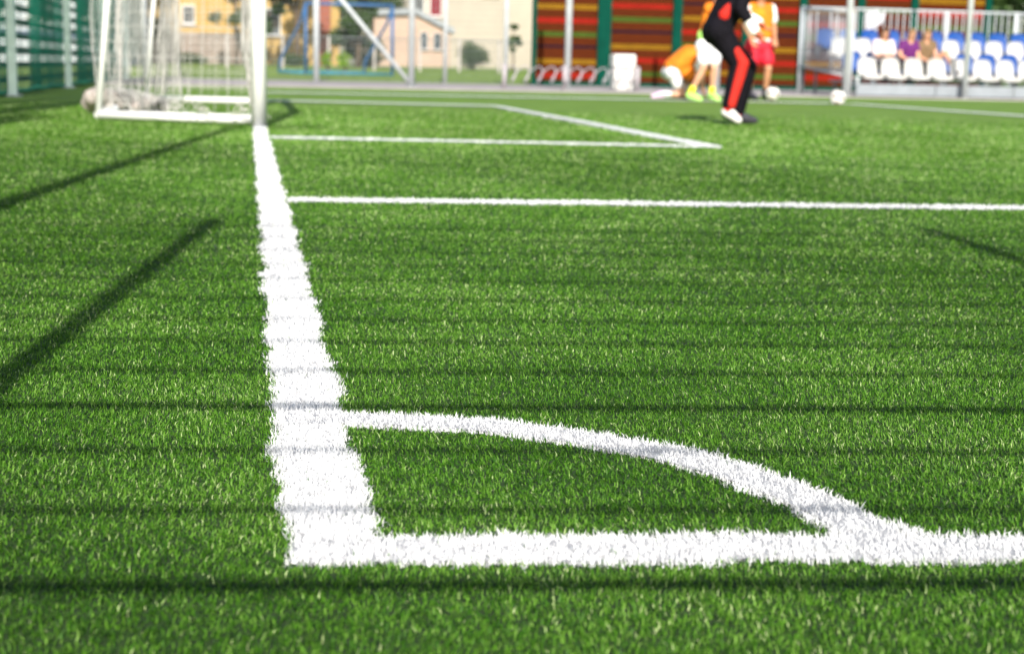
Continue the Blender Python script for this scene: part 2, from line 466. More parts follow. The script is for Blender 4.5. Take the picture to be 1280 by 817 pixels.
M['blade'] = blade_mat('green_turf_fibre', [(0.0, (0.006, 0.032, 0.001)), (0.36, (0.036, 0.124, 0.006)), (0.70, (0.102, 0.238, 0.021)), (0.92, (0.20, 0.355, 0.068)), (1.0, (0.40, 0.50, 0.22))], 0.48, 0.20, 0.13)
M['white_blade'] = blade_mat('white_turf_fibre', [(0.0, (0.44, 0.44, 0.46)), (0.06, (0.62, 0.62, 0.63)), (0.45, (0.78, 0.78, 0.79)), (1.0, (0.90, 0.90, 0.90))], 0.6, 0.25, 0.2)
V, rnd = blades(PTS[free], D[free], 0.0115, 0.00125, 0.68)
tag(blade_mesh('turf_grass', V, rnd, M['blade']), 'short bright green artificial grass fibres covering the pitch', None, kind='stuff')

def seg_quads(a, b, w, z):
    a = np.array(a); b = np.array(b); L = np.linalg.norm(b - a); d = (b - a) / L; n = np.array([-d[1], d[0]])
    k = max(1, int(L / 0.06)); qs = []
    ts = np.linspace(0, L, k + 1)
    zz = lambda c: z + 0.013 * min(1.0, max(0.0, (c[1] - 7.0) / 5.0))
    for t0, t1 in zip(ts, ts[1:]):
        w0 = w / 2 - 0.009
        o0, o1 = wob(t0, a[0] * 7), wob(t1, a[0] * 7)
        c0, c1 = a + d * t0, a + d * t1
        qs.append([(*(c0 - n * (w0 + o0)), zz(c0)), (*(c1 - n * (w0 + o1)), zz(c1)), (*(c1 + n * (w0 - o1)), zz(c1)), (*(c0 + n * (w0 - o0)), zz(c0))])
    return qs
zs = {'goal_line': 0.0035, 'touch_line': 0.0045, 'penalty_area_line': 0.0055, 'goal_area_line': 0.0050, 'corner_arc': 0.0055}
for nme, segs in SEGS.items():
    qs = []
    for i, s in enumerate(segs): qs += seg_quads(*s, zs[nme] + 0.0012 * i)
    mk = masks[nme]
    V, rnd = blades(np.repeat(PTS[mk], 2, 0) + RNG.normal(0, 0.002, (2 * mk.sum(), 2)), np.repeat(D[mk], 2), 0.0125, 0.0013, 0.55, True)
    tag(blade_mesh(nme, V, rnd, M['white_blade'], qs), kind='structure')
qs = []
aa = np.linspace(TH + 0.02, math.pi / 2 - 0.02, 60)
for a0, a1 in zip(aa, aa[1:]):
    r0, r1 = AR0 + 0.009, AR1 - 0.009
    qs.append([(r0 * math.cos(a0), r0 * math.sin(a0), 0.0055), (r1 * math.cos(a0), r1 * math.sin(a0), 0.0055), (r1 * math.cos(a1), r1 * math.sin(a1), 0.0055), (r0 * math.cos(a1), r0 * math.sin(a1), 0.0055)])
mk = masks['corner_arc']
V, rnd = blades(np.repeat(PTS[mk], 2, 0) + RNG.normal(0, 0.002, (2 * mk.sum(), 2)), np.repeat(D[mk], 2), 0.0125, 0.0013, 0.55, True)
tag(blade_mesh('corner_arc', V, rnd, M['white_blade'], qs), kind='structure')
# dark infill under the single fibres, fading out where they end
sheet('turf_infill', [tuple(CAMP.xy[i] + d * fh[i] + s * rh[i] for i in (0, 1)) for d, s in ((1.0, -half(1.0)), (1.0, half(1.0)), (9.0, half(9.0)), (9.0, -2.4 if False else -half(9.0)))][:4], 0.002, M['backing'])

# ------------------------------------------------------------------ the panel fence behind the camera (its shadow stripes the turf)
def fence_shadowed():
    root = empty('panel_fence', (0.3, -1.95, 0))
    tag(root, 'tall steel panel fence behind the corner whose rails throw the striped shadows', 'fence')
    o = Vector((0.3, -1.95, 0))
    d = Vector((math.cos(-0.098), math.sin(-0.098), 0))
    rail_y = [(-0.105, 0.0100), (0.135, 0.0060), (0.39, 0.0060), (0.635, 0.0108), (0.885, 0.0068), (1.14, 0.0068), (1.375, 0.0068), (1.625, 0.0068), (1.905, 0.0068), (2.15, 0.0068), (2.42, 0.0068), (2.70, 0.0068), (2.99, 0.009)]
    zs_ = [((y + 1.95) * TAN, r) for y, r in rail_y]
    z = zs_[0][0] - 0.152
    while z > 0.05:
        zs_.append((z, 0.009)); z -= 0.152
    bm = bmesh.new()
    for z, r in zs_:
        tube(bm, [Vector((0, 0, z)) - d * 3.2, Vector((0, 0, z)) + d * 8.0], r, 8)
    obj('rails', bm, M['galv'], root)
    for k in range(-1, 4):
        bm = bmesh.new()
        c = Vector((-0.706, -1.905, 0)) + d * 2.21 * k - o
        tube(bm, [c, c + Vector((0, 0, 3.19))], 0.03, 12)
        tube(bm, [c + Vector((0, 0, 3.19)), c + Vector((0, 0, 3.215))], [0.034, 0.02], 12)
        obj('post', bm, M['galv'], root)
fence_shadowed()

def flood_pole(x, y, h, arm, label):
    root = empty('floodlight_pole', (x, y, 0))
    tag(root, label, 'light pole')
    bm = bmesh.new(); tube(bm, [(0, 0, 0), (0, 0, 0.25), (0, 0, 0.26), (0, 0, h)], [0.085, 0.085, 0.06, 0.045], 14)
    obj('pole', bm, M['galv'], root, True)
    bm = bmesh.new(); tube(bm, [(-0.08, 0, h - 0.03), (arm, 0, h - 0.03)], 0.03, 10)
    obj('arm', bm, M['galv'], root, True)
    for xx in (arm * 0.45, arm * 0.9):
        bm = bmesh.new(); box(bm, xx - 0.10, xx + 0.10, -0.02, 0.10, h - 0.08, h + 0.06, bev=0.015)
        obj('lamp', bm, M['galv_dark'], root)
flood_pole(-1.46, -2.05, 7.55, 0.62, 'tall slim floodlight pole behind the corner casting the long shadow to the goalpost')

# ------------------------------------------------------------------ left fence: tall pale posts, dark bars, green ball net
def left_fence():
    X = -2.85
    root = empty('ball_stop_fence', (X, 0, 0))
    tag(root, 'tall fence with pale mint posts, dark bars and green net left of the goal', 'fence')
    posts = [0.3 + 5.9 * k for k in range(7)]
    for y in posts:
        bm = bmesh.new(); box(bm, -0.05, 0.05, y - 0.06, y + 0.06, 0, 7.0, bev=0.012)
        obj('post', bm, M['mint'], root)
        bm = bmesh.new(); box(bm, -0.10, 0.10, y - 0.11, y + 0.11, 0.002, 0.02, bev=0.004)
        obj('base_plate', bm, M['galv'], root)
    bm = bmesh.new()
    for k in range(10):
        z = 0.12 + 0.20 * k
        box(bm, -0.45, -0.43, -1.9, 38.0, z, z + 0.088)
    y = -1.8
    while y < 38:
        box(bm, -0.429, -0.42, y, y + 0.05, 0.0, 2.05); y += 2.95
    obj('bar_panels', bm, M['fence_bar'], root)
    # net hung on the field side: folds gather beside every post
    bm = bmesh.new(); uvl = bm.loops.layers.uv.new('net')
    cols, y, u = [], -1.9, 0.0
    py = None
    while y < 38:
        near = min(abs(y - 0.5 - p) / 0.45 for p in posts); near2 = min(abs(y + 1.7 - p) / 1.2 for p in posts)
        k = max(math.exp(-near ** 2), math.exp(-near2 ** 2))
        a = 0.05 + 0.16 * k
        ph = y * (5.2 if k < 0.3 else 14)
        cols.append((-0.10 - a * 0.5 * (1 + math.sin(ph)), y))
        y += 0.08
    zs = [0.01, 0.3, 1.2, 2.4, 3.6, 5.0, 6.9]
    grid = []; us = []
    for i, (x, y) in enumerate(cols):
        if i: u += math.hypot(x - cols[i - 1][0], y - cols[i - 1][1])
        us.append(u)
        grid.append([bm.verts.new((x * (0.85 + 0.15 * math.cos(z * 0.9)), y + 0.05 * math.sin(z * 1.3 + y), z)) for z in zs])
    for i in range(len(grid) - 1):
        for j in range(len(zs) - 1):
            f = bm.faces.new((grid[i][j], grid[i + 1][j], grid[i + 1][j + 1], grid[i][j + 1]))
            for lp, (uu, vv) in zip(f.loops, ((us[i], zs[j]), (us[i + 1], zs[j]), (us[i + 1], zs[j + 1]), (us[i], zs[j + 1]))):
                lp[uvl].uv = (uu, vv)
    obj('net', bm, net_mat('green_ball_net', (0.0, 0.17, 0.105), 0.05, 0.0125), root, True)
    bm = bmesh.new()
    tube(bm, [(-0.10 + 0.02 * math.sin(k), -1.9 + k * 0.5, 0.05 + 0.012 * math.sin(k * 1.7)) for k in range(80)], 0.03, 6)
    obj('net_hem', bm, mat('green_net_hem', (0.0, 0.26, 0.13), 0.7), root)
left_fence()

# ------------------------------------------------------------------ goal
def goal():
    Y0, Y1, HT, R = 10.14, 15.55, 2.05, 0.058
    root = empty('football_goal', (0.045, Y0, 0))
    tag(root, 'white football goal with net standing on the goal line', 'goal')
    x0 = 0.0
    L = Y1 - Y0
    for y in (0.0, L):
        bm = bmesh.new(); tube(bm, [(x0, y, 0), (x0, y, HT)], R, 18); obj('post', bm, M['white_paint'], root, True)
    bm = bmesh.new(); tube(bm, [(x0, -R + 0.0, HT + 0.02), (x0, L + R, HT + 0.02)], R, 18); obj('crossbar', bm, M['white_paint'], root, True)
    DB, SK = -1.235, 0.75                      # ground frame depth and its slight skew
    for y, w in ((0.35, 0.035), (L + 0.45, 0.034)):
        bm = bmesh.new(); tube(bm, [(x0 - 0.06, y - 0.05, 0.045), (DB, y + (SK if y < 1 else 1.0) * 0.62, 0.045)], w, 12); obj('ground_bar', bm, M['white_paint'], root, True)
    bm = bmesh.new(); tube(bm, [(DB, 0.35 + SK * 0.62, 0.045), (DB, L + 0.45 + 0.62, 0.045)], 0.035, 12); obj('rear_ground_bar', bm, M['white_paint'], root, True)
    for y in (0.35 + SK * 0.62, L + 1.07):
        bm = bmesh.new(); tube(bm, [(DB, y, 0.05), (DB + 0.20, y, HT)], 0.027, 12); obj('stanchion', bm, M['white_paint'], root, True)
        bm = bmesh.new(); tube(bm, [(DB + 0.20, y, HT), (x0, (0.0 if y < 3 else L), HT)], 0.03, 10); obj('top_bar', bm, M['white_paint'], root, True)
    # netting: real cords
    bm = bmesh.new()
    ya, yb = 0.35 + SK * 0.62, L + 1.07
    cr = 0.0019
    rnd = random.Random(3)
    def surf(fn, nu, nv):
        for i in range(nu + 1):
            tube(bm, [fn(i / nu, j / 8) for j in range(9)], cr, 4, caps=False)
        for j in range(nv + 1):
            tube(bm, [fn(i / 10, j / nv) for i in range(11)], cr, 4, caps=False)
    def side_near(u, v):
        s = math.sin(u * math.pi) * math.sin(v * math.pi)
        return (DB * u + 0.20 * u * v - 0.03 * (1 - u), ya * u + 0.05 * (1 - u) + 0.06 * s * math.sin(u * 14), 0.06 + (HT - 0.06) * v)
    def side_far(u, v):
        s = math.sin(u * math.pi) * math.sin(v * math.pi)
        return (DB * u + 0.20 * u * v, L + (yb - L) * u + 0.10 * s * math.sin(u * 11), 0.06 + (HT - 0.06) * v)
    def back(u, v):
        s = math.sin(v * math.pi)
        return (DB + 0.20 * v - 0.10 * s * (1 + 0.6 * math.sin(u * 30)), ya + (yb - ya) * u, 0.06 + (HT - 0.06) * v)
    def roof(u, v):
        return ((DB + 0.20) * v, ya * v + (yb - ya * v - (yb - L) * (1 - v)) * u, HT - 0.12 * math.sin(u * math.pi) * math.sin(v * math.pi))
    surf(side_near, 12, 18); surf(side_far, 12, 18); surf(back, 44, 18); surf(roof, 44, 11)
    # net gathered in hanging bundles
    def bundle(top, bot, spread_top, spread_bot, n, r=0.0045):
        for k in range(n):
            a = rnd.uniform(0, 6.28); q = rnd.random() ** .5
            c, s = math.cos(a) * q, math.sin(a) * q
            pts = []
            for i in range(9):
                t = i / 8
                sp = spread_top + (spread_bot - spread_top) * t ** 2.2
                pts.append((top[0] + (bot[0] - top[0]) * t + c * sp + 0.012 * math.sin(5 * t + k), top[1] + (bot[1] - top[1]) * t + s * sp, top[2] + (bot[2] - top[2]) * t))
            tube(bm, pts, r, 4, caps=False)
    bundle((-0.88, yb - 0.2, HT), (-0.98, yb - 0.25, 0.10), 0.08, 0.24, 34)
    bundle((-1.45, yb - 0.1, HT), (-1.52, yb - 0.1, 0.10), 0.03, 0.05, 10)
    bundle((-0.09, 0.25, HT), (-0.09, 0.35, 0.55), 0.03, 0.03, 14)
    bundle((-0.09, 0.35, 0.55), (-0.02, 0.5, 0.08), 0.03, 0.02, 14)
    # slack loops of net along the near ground bar
    for k in range(8):
        u0 = rnd.uniform(0.05, 0.95); wdt = rnd.uniform(0.08, 0.25)
        pts = []
        for i in range(9):
            t = i / 8; uu = u0 + (t - 0.5) * wdt
            pts.append((DB * uu, ya * uu + 0.05 + rnd.uniform(0, 0.06), 0.06 + rnd.uniform(0.03, 0.13) * math.sin(t * math.pi)))
        tube(bm, pts, 0.0045, 4, caps=False)
    obj('net', bm, M['net_white'], root, True)
goal()

def net_heap():
    bm = bmesh.new(); r = random.Random(5)
    c0 = Vector((-1.27, 12.55, 0)); c1 = Vector((-0.85, 13.3, 0))
    for k in range(30):
        t = r.random() ** 1.2
        c = c0.lerp(c1, t); h = 0.17 * (1 - 0.5 * t)
        ellipsoid(bm, c + Vector((r.uniform(-.10, .10), r.uniform(-.15, .15), h * r.uniform(.3, .75))), r.uniform(.08, .16), r.uniform(.08, .16), r.uniform(.03, .08), None, 10, 7)
    for k in range(9):
        ellipsoid(bm, (-1.32 + r.uniform(-.08, .10), 12.40 + r.uniform(-.1, .1), r.uniform(.08, .22)), .085, .08, .075, None, 10, 7)
    m = mat('heaped_net', (0.30, 0.26, 0.235), 0.9, 0.35, 45, bump=1.0, detail=8, col2=(0.42, 0.37, 0.335))
    o = remesh_to('net_heap', bm, 0.016, m, None, 4)
    # loose loops of cord lying over the heap
    bm = bmesh.new()
    for k in range(80):
        t = r.random(); c = c0.lerp(c1, t); h = 0.24 * (1 - 0.5 * t)
        c = c + Vector((r.uniform(-.06, .16), r.uniform(-.14, .16), 0)); a = r.uniform(0, 6.28); ln = r.uniform(.10, .28)
        pts = []
        for i in range(8):
            u = i / 7
            pts.append(c + Vector((math.cos(a) * ln * (u - .5) + .03 * math.sin(9 * u + k), math.sin(a) * ln * (u - .5) + .03 * math.cos(8 * u + k), 0.01 + h * r.uniform(.75, 1.0) * math.sin(math.pi * u) ** .6)))
        tube(bm, pts, r.uniform(.003, .0065), 4, caps=False)
    obj('loose_cord', bm, M['net_white'], o, True)
    tag(o, 'lumpy heap of pale gathered netting inside the rear corner of the goal', 'net')
net_heap()

# ------------------------------------------------------------------ far poles and fences
def steel_pole(x, y, h, r, label, group='grey poles along the far side'):
    root = empty('fence_pole', (x, y, 0))
    tag(root, label, 'pole', group)
    bm = bmesh.new(); tube(bm, [(0, 0, 0), (0, 0, h)], r, 14); obj('shaft', bm, M['galv'], root, True)
    bm = bmesh.new(); tube(bm, [(0, 0, h + 0.001), (0, 0, h + 0.05)], [r * 1.05, r * 0.5], 14); obj('cap', bm, M['galv_dark'], root, True)
    bm = bmesh.new(); box(bm, -0.12, 0.12, -0.12, 0.12, 0.0, 0.03, bev=0.005); obj('base_plate', bm, M['galv_dark'], root)
    return root
p = steel_pole(3.50, 32.3, 6.2, 0.07, 'grey steel pole with a slanting brace beside the pink house')
bm = bmesh.new(); tube(bm, [(0.0, 0.04, 0.06), (-3.1, 0.5, 3.7)], 0.05, 10); obj('brace', bm, M['galv'], p, True)
steel_pole(7.00, 32.3, 6.2, 0.075, 'pale grey steel pole in front of the first bay of striped slats')
steel_pole(10.12, 31.2, 6.2, 0.07, 'grey steel pole behind the person in the black tracksuit')
steel_pole(12.42, 29.45, 6.2, 0.07, 'grey steel pole at the left end of the seating stand')
steel_pole(15.02, 29.25, 6.2, 0.06, 'grey steel pole in front of the middle of the seating stand')

def perimeter_fence():
    root = empty('wire_fence', (-2.8, 40.0, 0))
    tag(root, 'grey welded wire fence between the far pavement and the lawn', 'fence')
    for x in (-2.68, 1.76, 5.22, 6.88):
        bm = bmesh.new(); tube(bm, [(x + 2.8, 0, 0), (x + 2.8, 0, 4.2)], 0.085 if x < 2 else 0.06, 12); obj('post', bm, M['galv'], root, True)
    bm = bmesh.new()
    for k in range(26):
        z = 0.08 + 0.16 * k
        tube(bm, [(0.0, -0.05, z), (9.7, -0.05, z)], 0.005, 4, caps=False)
    x = 0.0
    while x < 9.7:
        tube(bm, [(x, -0.06, 0.05), (x, -0.06, 4.1)], 0.0028, 3, caps=False); x += 0.1
    obj('wire_panels', bm, M['galv_dark'], root)
perimeter_fence()

def low_fence():
    root = empty('low_wire_fence', (2.0, 62.0, 0.23))
    tag(root, 'low wire fence on concrete posts crossing the lawn before the houses', 'fence')
    for x in (-0.9, 1.36, 3.22, 5.08, 6.96, 8.60, 10.27, 12.2):
        bm = bmesh.new(); box(bm, x - 2.05, x - 1.95, -0.05, 0.05, 0, 1.35, bev=0.01); obj('post', bm, M['concrete'], root)
    bm = bmesh.new()
    for k in range(8):
        tube(bm, [(-4, -0.06, 0.1 + 0.17 * k), (12, -0.06, 0.1 + 0.17 * k)], 0.006 if k < 7 else 0.02, 4, caps=False)
    x = -4
    while x < 12:
        tube(bm, [(x, -0.07, 0.1), (x, -0.07, 1.29)], 0.004, 3, caps=False); x += 0.12
    obj('wire_mesh', bm, M['galv_dark'], root)
low_fence()

def blue_goal():
    root = empty('play_goal', (1.85, 50.0, lawn_z(50)))
    tag(root, 'blue metal goal frame standing on the lawn behind the fence', 'goal frame')
    g = -lawn_z(50) * 0 
    for x in (0.0, 2.86):
        bm = bmesh.new(); tube(bm, [(x, 0, g), (x, 0, 2.3)], 0.055, 12); obj('post', bm, M['blue_paint'], root, True)
        bm = bmesh.new(); tube(bm, [(x, 0, 2.3), (x - 0.15, 0.4, 1.72), (x - 0.8, 1.1, 0.5), (x - 0.86, 1.15, 0.05)], 0.045, 10); obj('rear_strut', bm, M['blue_paint'], root, True)
        bm = bmesh.new(); tube(bm, [(x, 0.03, 0.04), (x - 0.86, 1.15, 0.04)], 0.045, 10); obj('side_bar', bm, M['teal_paint'], root, True)
    bm = bmesh.new(); tube(bm, [(-0.05, 0, 2.3), (2.91, 0, 2.3)], 0.055, 12); obj('crossbar', bm, M['blue_paint'], root, True)
    bm = bmesh.new(); tube(bm, [(-0.88, 1.15, 0.06), (2.0, 1.15, 0.06)], 0.07, 10); obj('rear_bar', bm, M['teal_paint'], root, True)
    bm = bmesh.new(); tube(bm, [(0.0, -0.02, 0.05), (2.86, -0.02, 0.05)], 0.05, 10); obj('front_bar', bm, M['teal_paint'], root, True)
blue_goal()

# ------------------------------------------------------------------ striped slat building
def slat_building():
    root = empty('slatted_wall', (7.62, 40.0, 0))
    tag(root, 'long wall of red-brown slats with yellow, red, green and navy stripes', 'wall')
    order = ['y', 'r', 'g', 'n']
    mi = {'w': 0, 'y': 1, 'r': 2, 'g': 3, 'n': 4}
    mats = [M['wood'], M['slat_yellow'], M['slat_red'], M['slat_green'], M['slat_navy'], M['slat_back']]
    bays = [(0.10, 1.78, 0, 2.18), (2.18, 3.90, 1, 2.30), (4.18, 5.9, 3, 2.34), (6.1, 7.55, 1, 2.26), (7.80, 9.25, 0, 2.30), (9.50, 10.85, 2, 2.35), (11.1, 13.1, 1, 2.3)]
    pitch = 0.0735
    for x0, x1, first, ztop in bays:
        bm = bmesh.new()
        k0 = 5 * 10
        # count rows down from the topmost coloured slat seen in the bay
        nrow = int((3.15 - 0.12) / pitch)
        for i in range(nrow):
            z1 = 3.15 - i * pitch
            rel = round((ztop - z1) / pitch)          # 0 at the first stripe
            m = 0; 
            q, rem = divmod(rel, 5)
            if rem == 0 or rem == 4 and False:
                m = mi[order[(first + q) % 4]]
            elif rem == 1 and order[(first + q) % 4] != 'n':
                m = mi[order[(first + q) % 4]]
            box(bm, x0, x1, 0.0, 0.03, z1 - pitch + 0.017, z1, m)
        box(bm, x0, x1, 0.045, 0.08, 0.1, 3.15, 5)
        obj('slat_bay', bm, mats, root)
    for xa, xb in ((-0.02, 0.095), (1.79, 2.17), (3.91, 4.17), (5.91, 6.09), (7.56, 7.79), (9.26, 9.49), (10.86, 11.09), (13.11, 13.3)):
        bm = bmesh.new(); box(bm, xa, xb, -0.08, 0.09, 0.0, 3.2, bev=0.01); obj('post', bm, M['green_post'], root)
    bm = bmesh.new(); box(bm, 0.0, 13.3, -0.03, 0.06, 0.0, 0.115); obj('plinth', bm, M['green_post'], root)
    bm = bmesh.new(); box(bm, 0.1, 13.2, 0.1, 0.2, 0.0, 3.19); obj('backing', bm, M['slat_back'], root)
    bm = bmesh.new(); box(bm, -0.05, 13.35, -0.1, 0.24, 3.21, 3.29, bev=0.01); obj('coping', bm, M['green_post'], root)
slat_building()

# ------------------------------------------------------------------ bin, bicycle rack
def white_bin():
    root = empty('storage_bin', (8.36, 32.7, 0))
    tag(root, 'upright white plastic bin in front of the striped slat wall', 'bin')
    bm = bmesh.new(); box(bm, -0.245, 0.245, -0.22, 0.22, 0.012, 0.50, bev=0.03); obj('body', bm, M['plastic_white'], root, False)
    bm = bmesh.new(); box(bm, -0.262, 0.262, -0.24, 0.24, 0.502, 0.82, bev=0.05); obj('lid', bm, M['plastic_white'], root)
    bm = bmesh.new(); box(bm, -0.10, 0.10, -0.262, -0.242, 0.53, 0.56, bev=0.005); obj('handle', bm, M['galv'], root)
white_bin()

def bike_rack():
    root = empty('bicycle_rack', (5.52, 32.0, 0))
    tag(root, 'galvanised spiral bicycle rack along the foot of the striped wall', 'bike rack')
    for x in (0.0, 1.36, 3.02):
        bm = bmesh.new(); tube(bm, [(x, 0, 0.01), (x, 0, 0.54)], 0.05, 12); obj('post', bm, M['rack_steel'], root, True)
    bm = bmesh.new(); pts = []
    turns = 10; n = turns * 16
    for i in range(n + 1):
        t = i / n; a = 2 * math.pi * turns * t
        pts.append((0.05 + 2.95 * t + 0.11 * math.sin(a * 1.0), 0.17 * math.cos(a), 0.33 + 0.175 * math.sin(a + 0.5)))
    tube(bm, pts, 0.015, 7)
    obj('spiral', bm, M['rack_steel'], root, True)
bike_rack()

# ------------------------------------------------------------------ seating stand
def stand():
    root = empty('seating_stand', (12.7, 29.6, 0))
    tag(root, 'small metal stand with rows of white and blue plastic seats', 'stand')
    X0, X1 = 0.0, 7.2
    rows = [(0.40, 0.86, 'seat_white', 0.43), (1.2, 0.99, 'seat_blue', 0.38), (2.0, 1.30, 'seat_white', 0.37), (2.8, 1.51, 'seat_blue', 0.32)]
    def seat_mesh():
        bm = bmesh.new()
        # one moulded shell: pan curling up into a rounded back
        prof = [(-0.40, -0.03, 0.235), (-0.42, 0.02, 0.235), (-0.34, 0.055, 0.235), (-0.15, 0.035, 0.23), (-0.05, 0.05, 0.228), (0.0, 0.11, 0.225), (0.03, 0.24, 0.225), (0.045, 0.36, 0.21), (0.05, 0.42, 0.165), (0.05, 0.445, 0.08)]
        for off in (0.0,):
            g = []
            for (y, z, w) in prof:
                g.append([bm.verts.new((w * s, y - 0.03 * abs(s) ** 2.2 * (1 if z > .1 else 0), z + (0.025 * abs(s) ** 3 if z < .1 else 0))) for s in (-1, -.8, -.4, 0, .4, .8, 1)])
            for a, b in zip(g, g[1:]):
                for k in range(6):
                    bm.faces.new((a[k], a[k + 1], b[k + 1], b[k]))
        r = bmesh.ops.solidify(bm, geom=bm.faces[:], thickness=0.016)
        return bm
    sm = {}
    for c in ('seat_white', 'seat_blue'):
        o = obj('seat', seat_mesh(), M[c], root, True); sm[c] = o; o['used'] = 0
    for yb, ztop, c, pan in rows:
        for k in range(13):
            o = sm[c] if not sm[c]['used'] else sm[c].copy()
            if sm[c]['used']: COL.objects.link(o); o.parent = root
            sm[c]['used'] = 1
            o.location = (0.40 + 0.53 * k - (0.03 if c == 'seat_blue' else 0), yb, ztop - 0.445)
            o['label'] = ('white' if c == 'seat_white' else 'blue') + ' plastic shell seat'
    for s in sm.values(): pass
    # decks, risers, frame
    for i, (yb, ztop, c, pan) in enumerate(rows):
        top = (0.285, 0.36, 0.62, 0.86)[i]
        bm = bmesh.new(); box(bm, X0, X1, yb - 0.45 + (0 if i else 0.05), yb + 0.348, top - 0.05, top, bev=0.006); obj('deck', bm, M['deck'], root)
        bm = bmesh.new()
        zb = max(top + 0.004, ztop - 0.46)
        box(bm, X0 + 0.05, X1 - 0.05, yb - 0.20, yb - 0.12, zb, ztop - 0.425)
        for k in range(8):
            x = 0.13 + 0.98 * k
            if zb > top + 0.02: box(bm, x - 0.02, x + 0.02, yb - 0.19, yb - 0.13, top + 0.001, zb - 0.001)
        obj('seat_rail', bm, M['galv'], root)
    bm = bmesh.new()
    for k in range(4):
        box(bm, X0 + 1.8 * k + 0.01, X0 + 1.8 * k + 1.79, -0.045, -0.02, 0.05, 0.285)
    obj('front_panel', bm, M['deck'], root)
    for k in range(5):
        for yy in (0.0, 1.2, 2.4, 3.2):
            bm = bmesh.new()
            box(bm, X0 + 1.78 * k, X0 + 1.78 * k + 0.05, yy, yy + 0.05, 0.013, 0.23 if yy < .5 else (0.30 if yy < 2 else 0.56))
            obj('support_leg', bm, M['galv_dark'], root)
    # rear railing
    bm = bmesh.new()
    for z in (1.99, 0.95):
        tube(bm, [(X0 + 0.02, 3.38, z), (X1, 3.38, z)], 0.026, 8)
    x = 0.02
    while x < X1:
        tube(bm, [(x, 3.38, 0.95), (x, 3.38, 1.99)], 0.013, 6); x += 0.165
    for k in range(5):
        tube(bm, [(0.02 + 1.78 * k, 3.40, 0.013), (0.02 + 1.78 * k, 3.40, 2.02)], 0.04, 10)
    obj('rear_railing', bm, M['galv'], root)
    bm = bmesh.new()
    tube(bm, [(-0.03, 0.25, 1.78), (-0.03, 3.36, 1.97)], 0.026, 8); tube(bm, [(-0.03, 0.25, 0.42), (-0.03, 3.36, 0.66)], 0.026, 8)
    for k in range(19):
        t = k / 18; y = 0.25 + 3.11 * t
        tube(bm, [(-0.03, y, 0.42 + 0.24 * t), (-0.03, y, 1.78 + 0.19 * t)], 0.014, 6)
    for y, h in ((0.25, 1.8), (3.36, 1.99)):
        tube(bm, [(-0.03, y, 0.013), (-0.03, y, h)], 0.035, 10)
    obj('side_railing', bm, M['galv'], root)
stand()

# white cloth on the rear railing
bm = bmesh.new()
g = []
for i in range(9):
    t = i / 8; row = []
    for j in range(7):
        s = j / 6
        row.append(bm.verts.new((14.22 + 0.50 * t - 0.10 * s * t, 32.92 - 0.03 * math.sin(t * 9) - 0.05 * s, 1.93 + 0.02 * math.sin(t * 7) - (0.50 - 0.28 * t) * s)))
    g.append(row)
for a, b in zip(g, g[1:]):
    for j in range(6): bm.faces.new((a[j], b[j], b[j + 1], a[j + 1]))
bmesh.ops.solidify(bm, geom=bm.faces[:], thickness=0.008)
tag(obj('draped_cloth', bm, M['white_cloth'], None, True), 'white cloth draped over the rear railing of the stand', 'cloth')

# ------------------------------------------------------------------ footballs
def football(name, x, y, r, label):
    bm = bmesh.new()
    bmesh.ops.create_icosphere(bm, subdivisions=4, radius=r)
    b0 = bmesh.new(); bmesh.ops.create_icosphere(b0, subdivisions=1, radius=1.0)
    vs = [v.co.normalized() for v in b0.verts]; b0.free()
    rot = Matrix.Rotation(0.7, 3, 'X') @ Matrix.Rotation(0.5, 3, 'Z')
    for f in bm.faces:
        c = rot @ f.calc_center_median().normalized()
        if max(c.dot(v) for v in vs) > 0.953: f.material_index = 1
    o = obj(name, bm, [M['ball_white'], M['ball_dark']], None, True, (x, y, r))
    return tag(o, label, 'football')
football('football', 9.21, 21.8, 0.118, 'white football lying alone on the turf before the stand')
football('football', 8.86, 23.9, 0.122, "white football at the feet of the person in red shorts")
football('football', 7.52, 24.3, 0.115, 'white football between the neon boots and the kneeling person')

# ------------------------------------------------------------------ people
def vec(*a): return Vector(a)

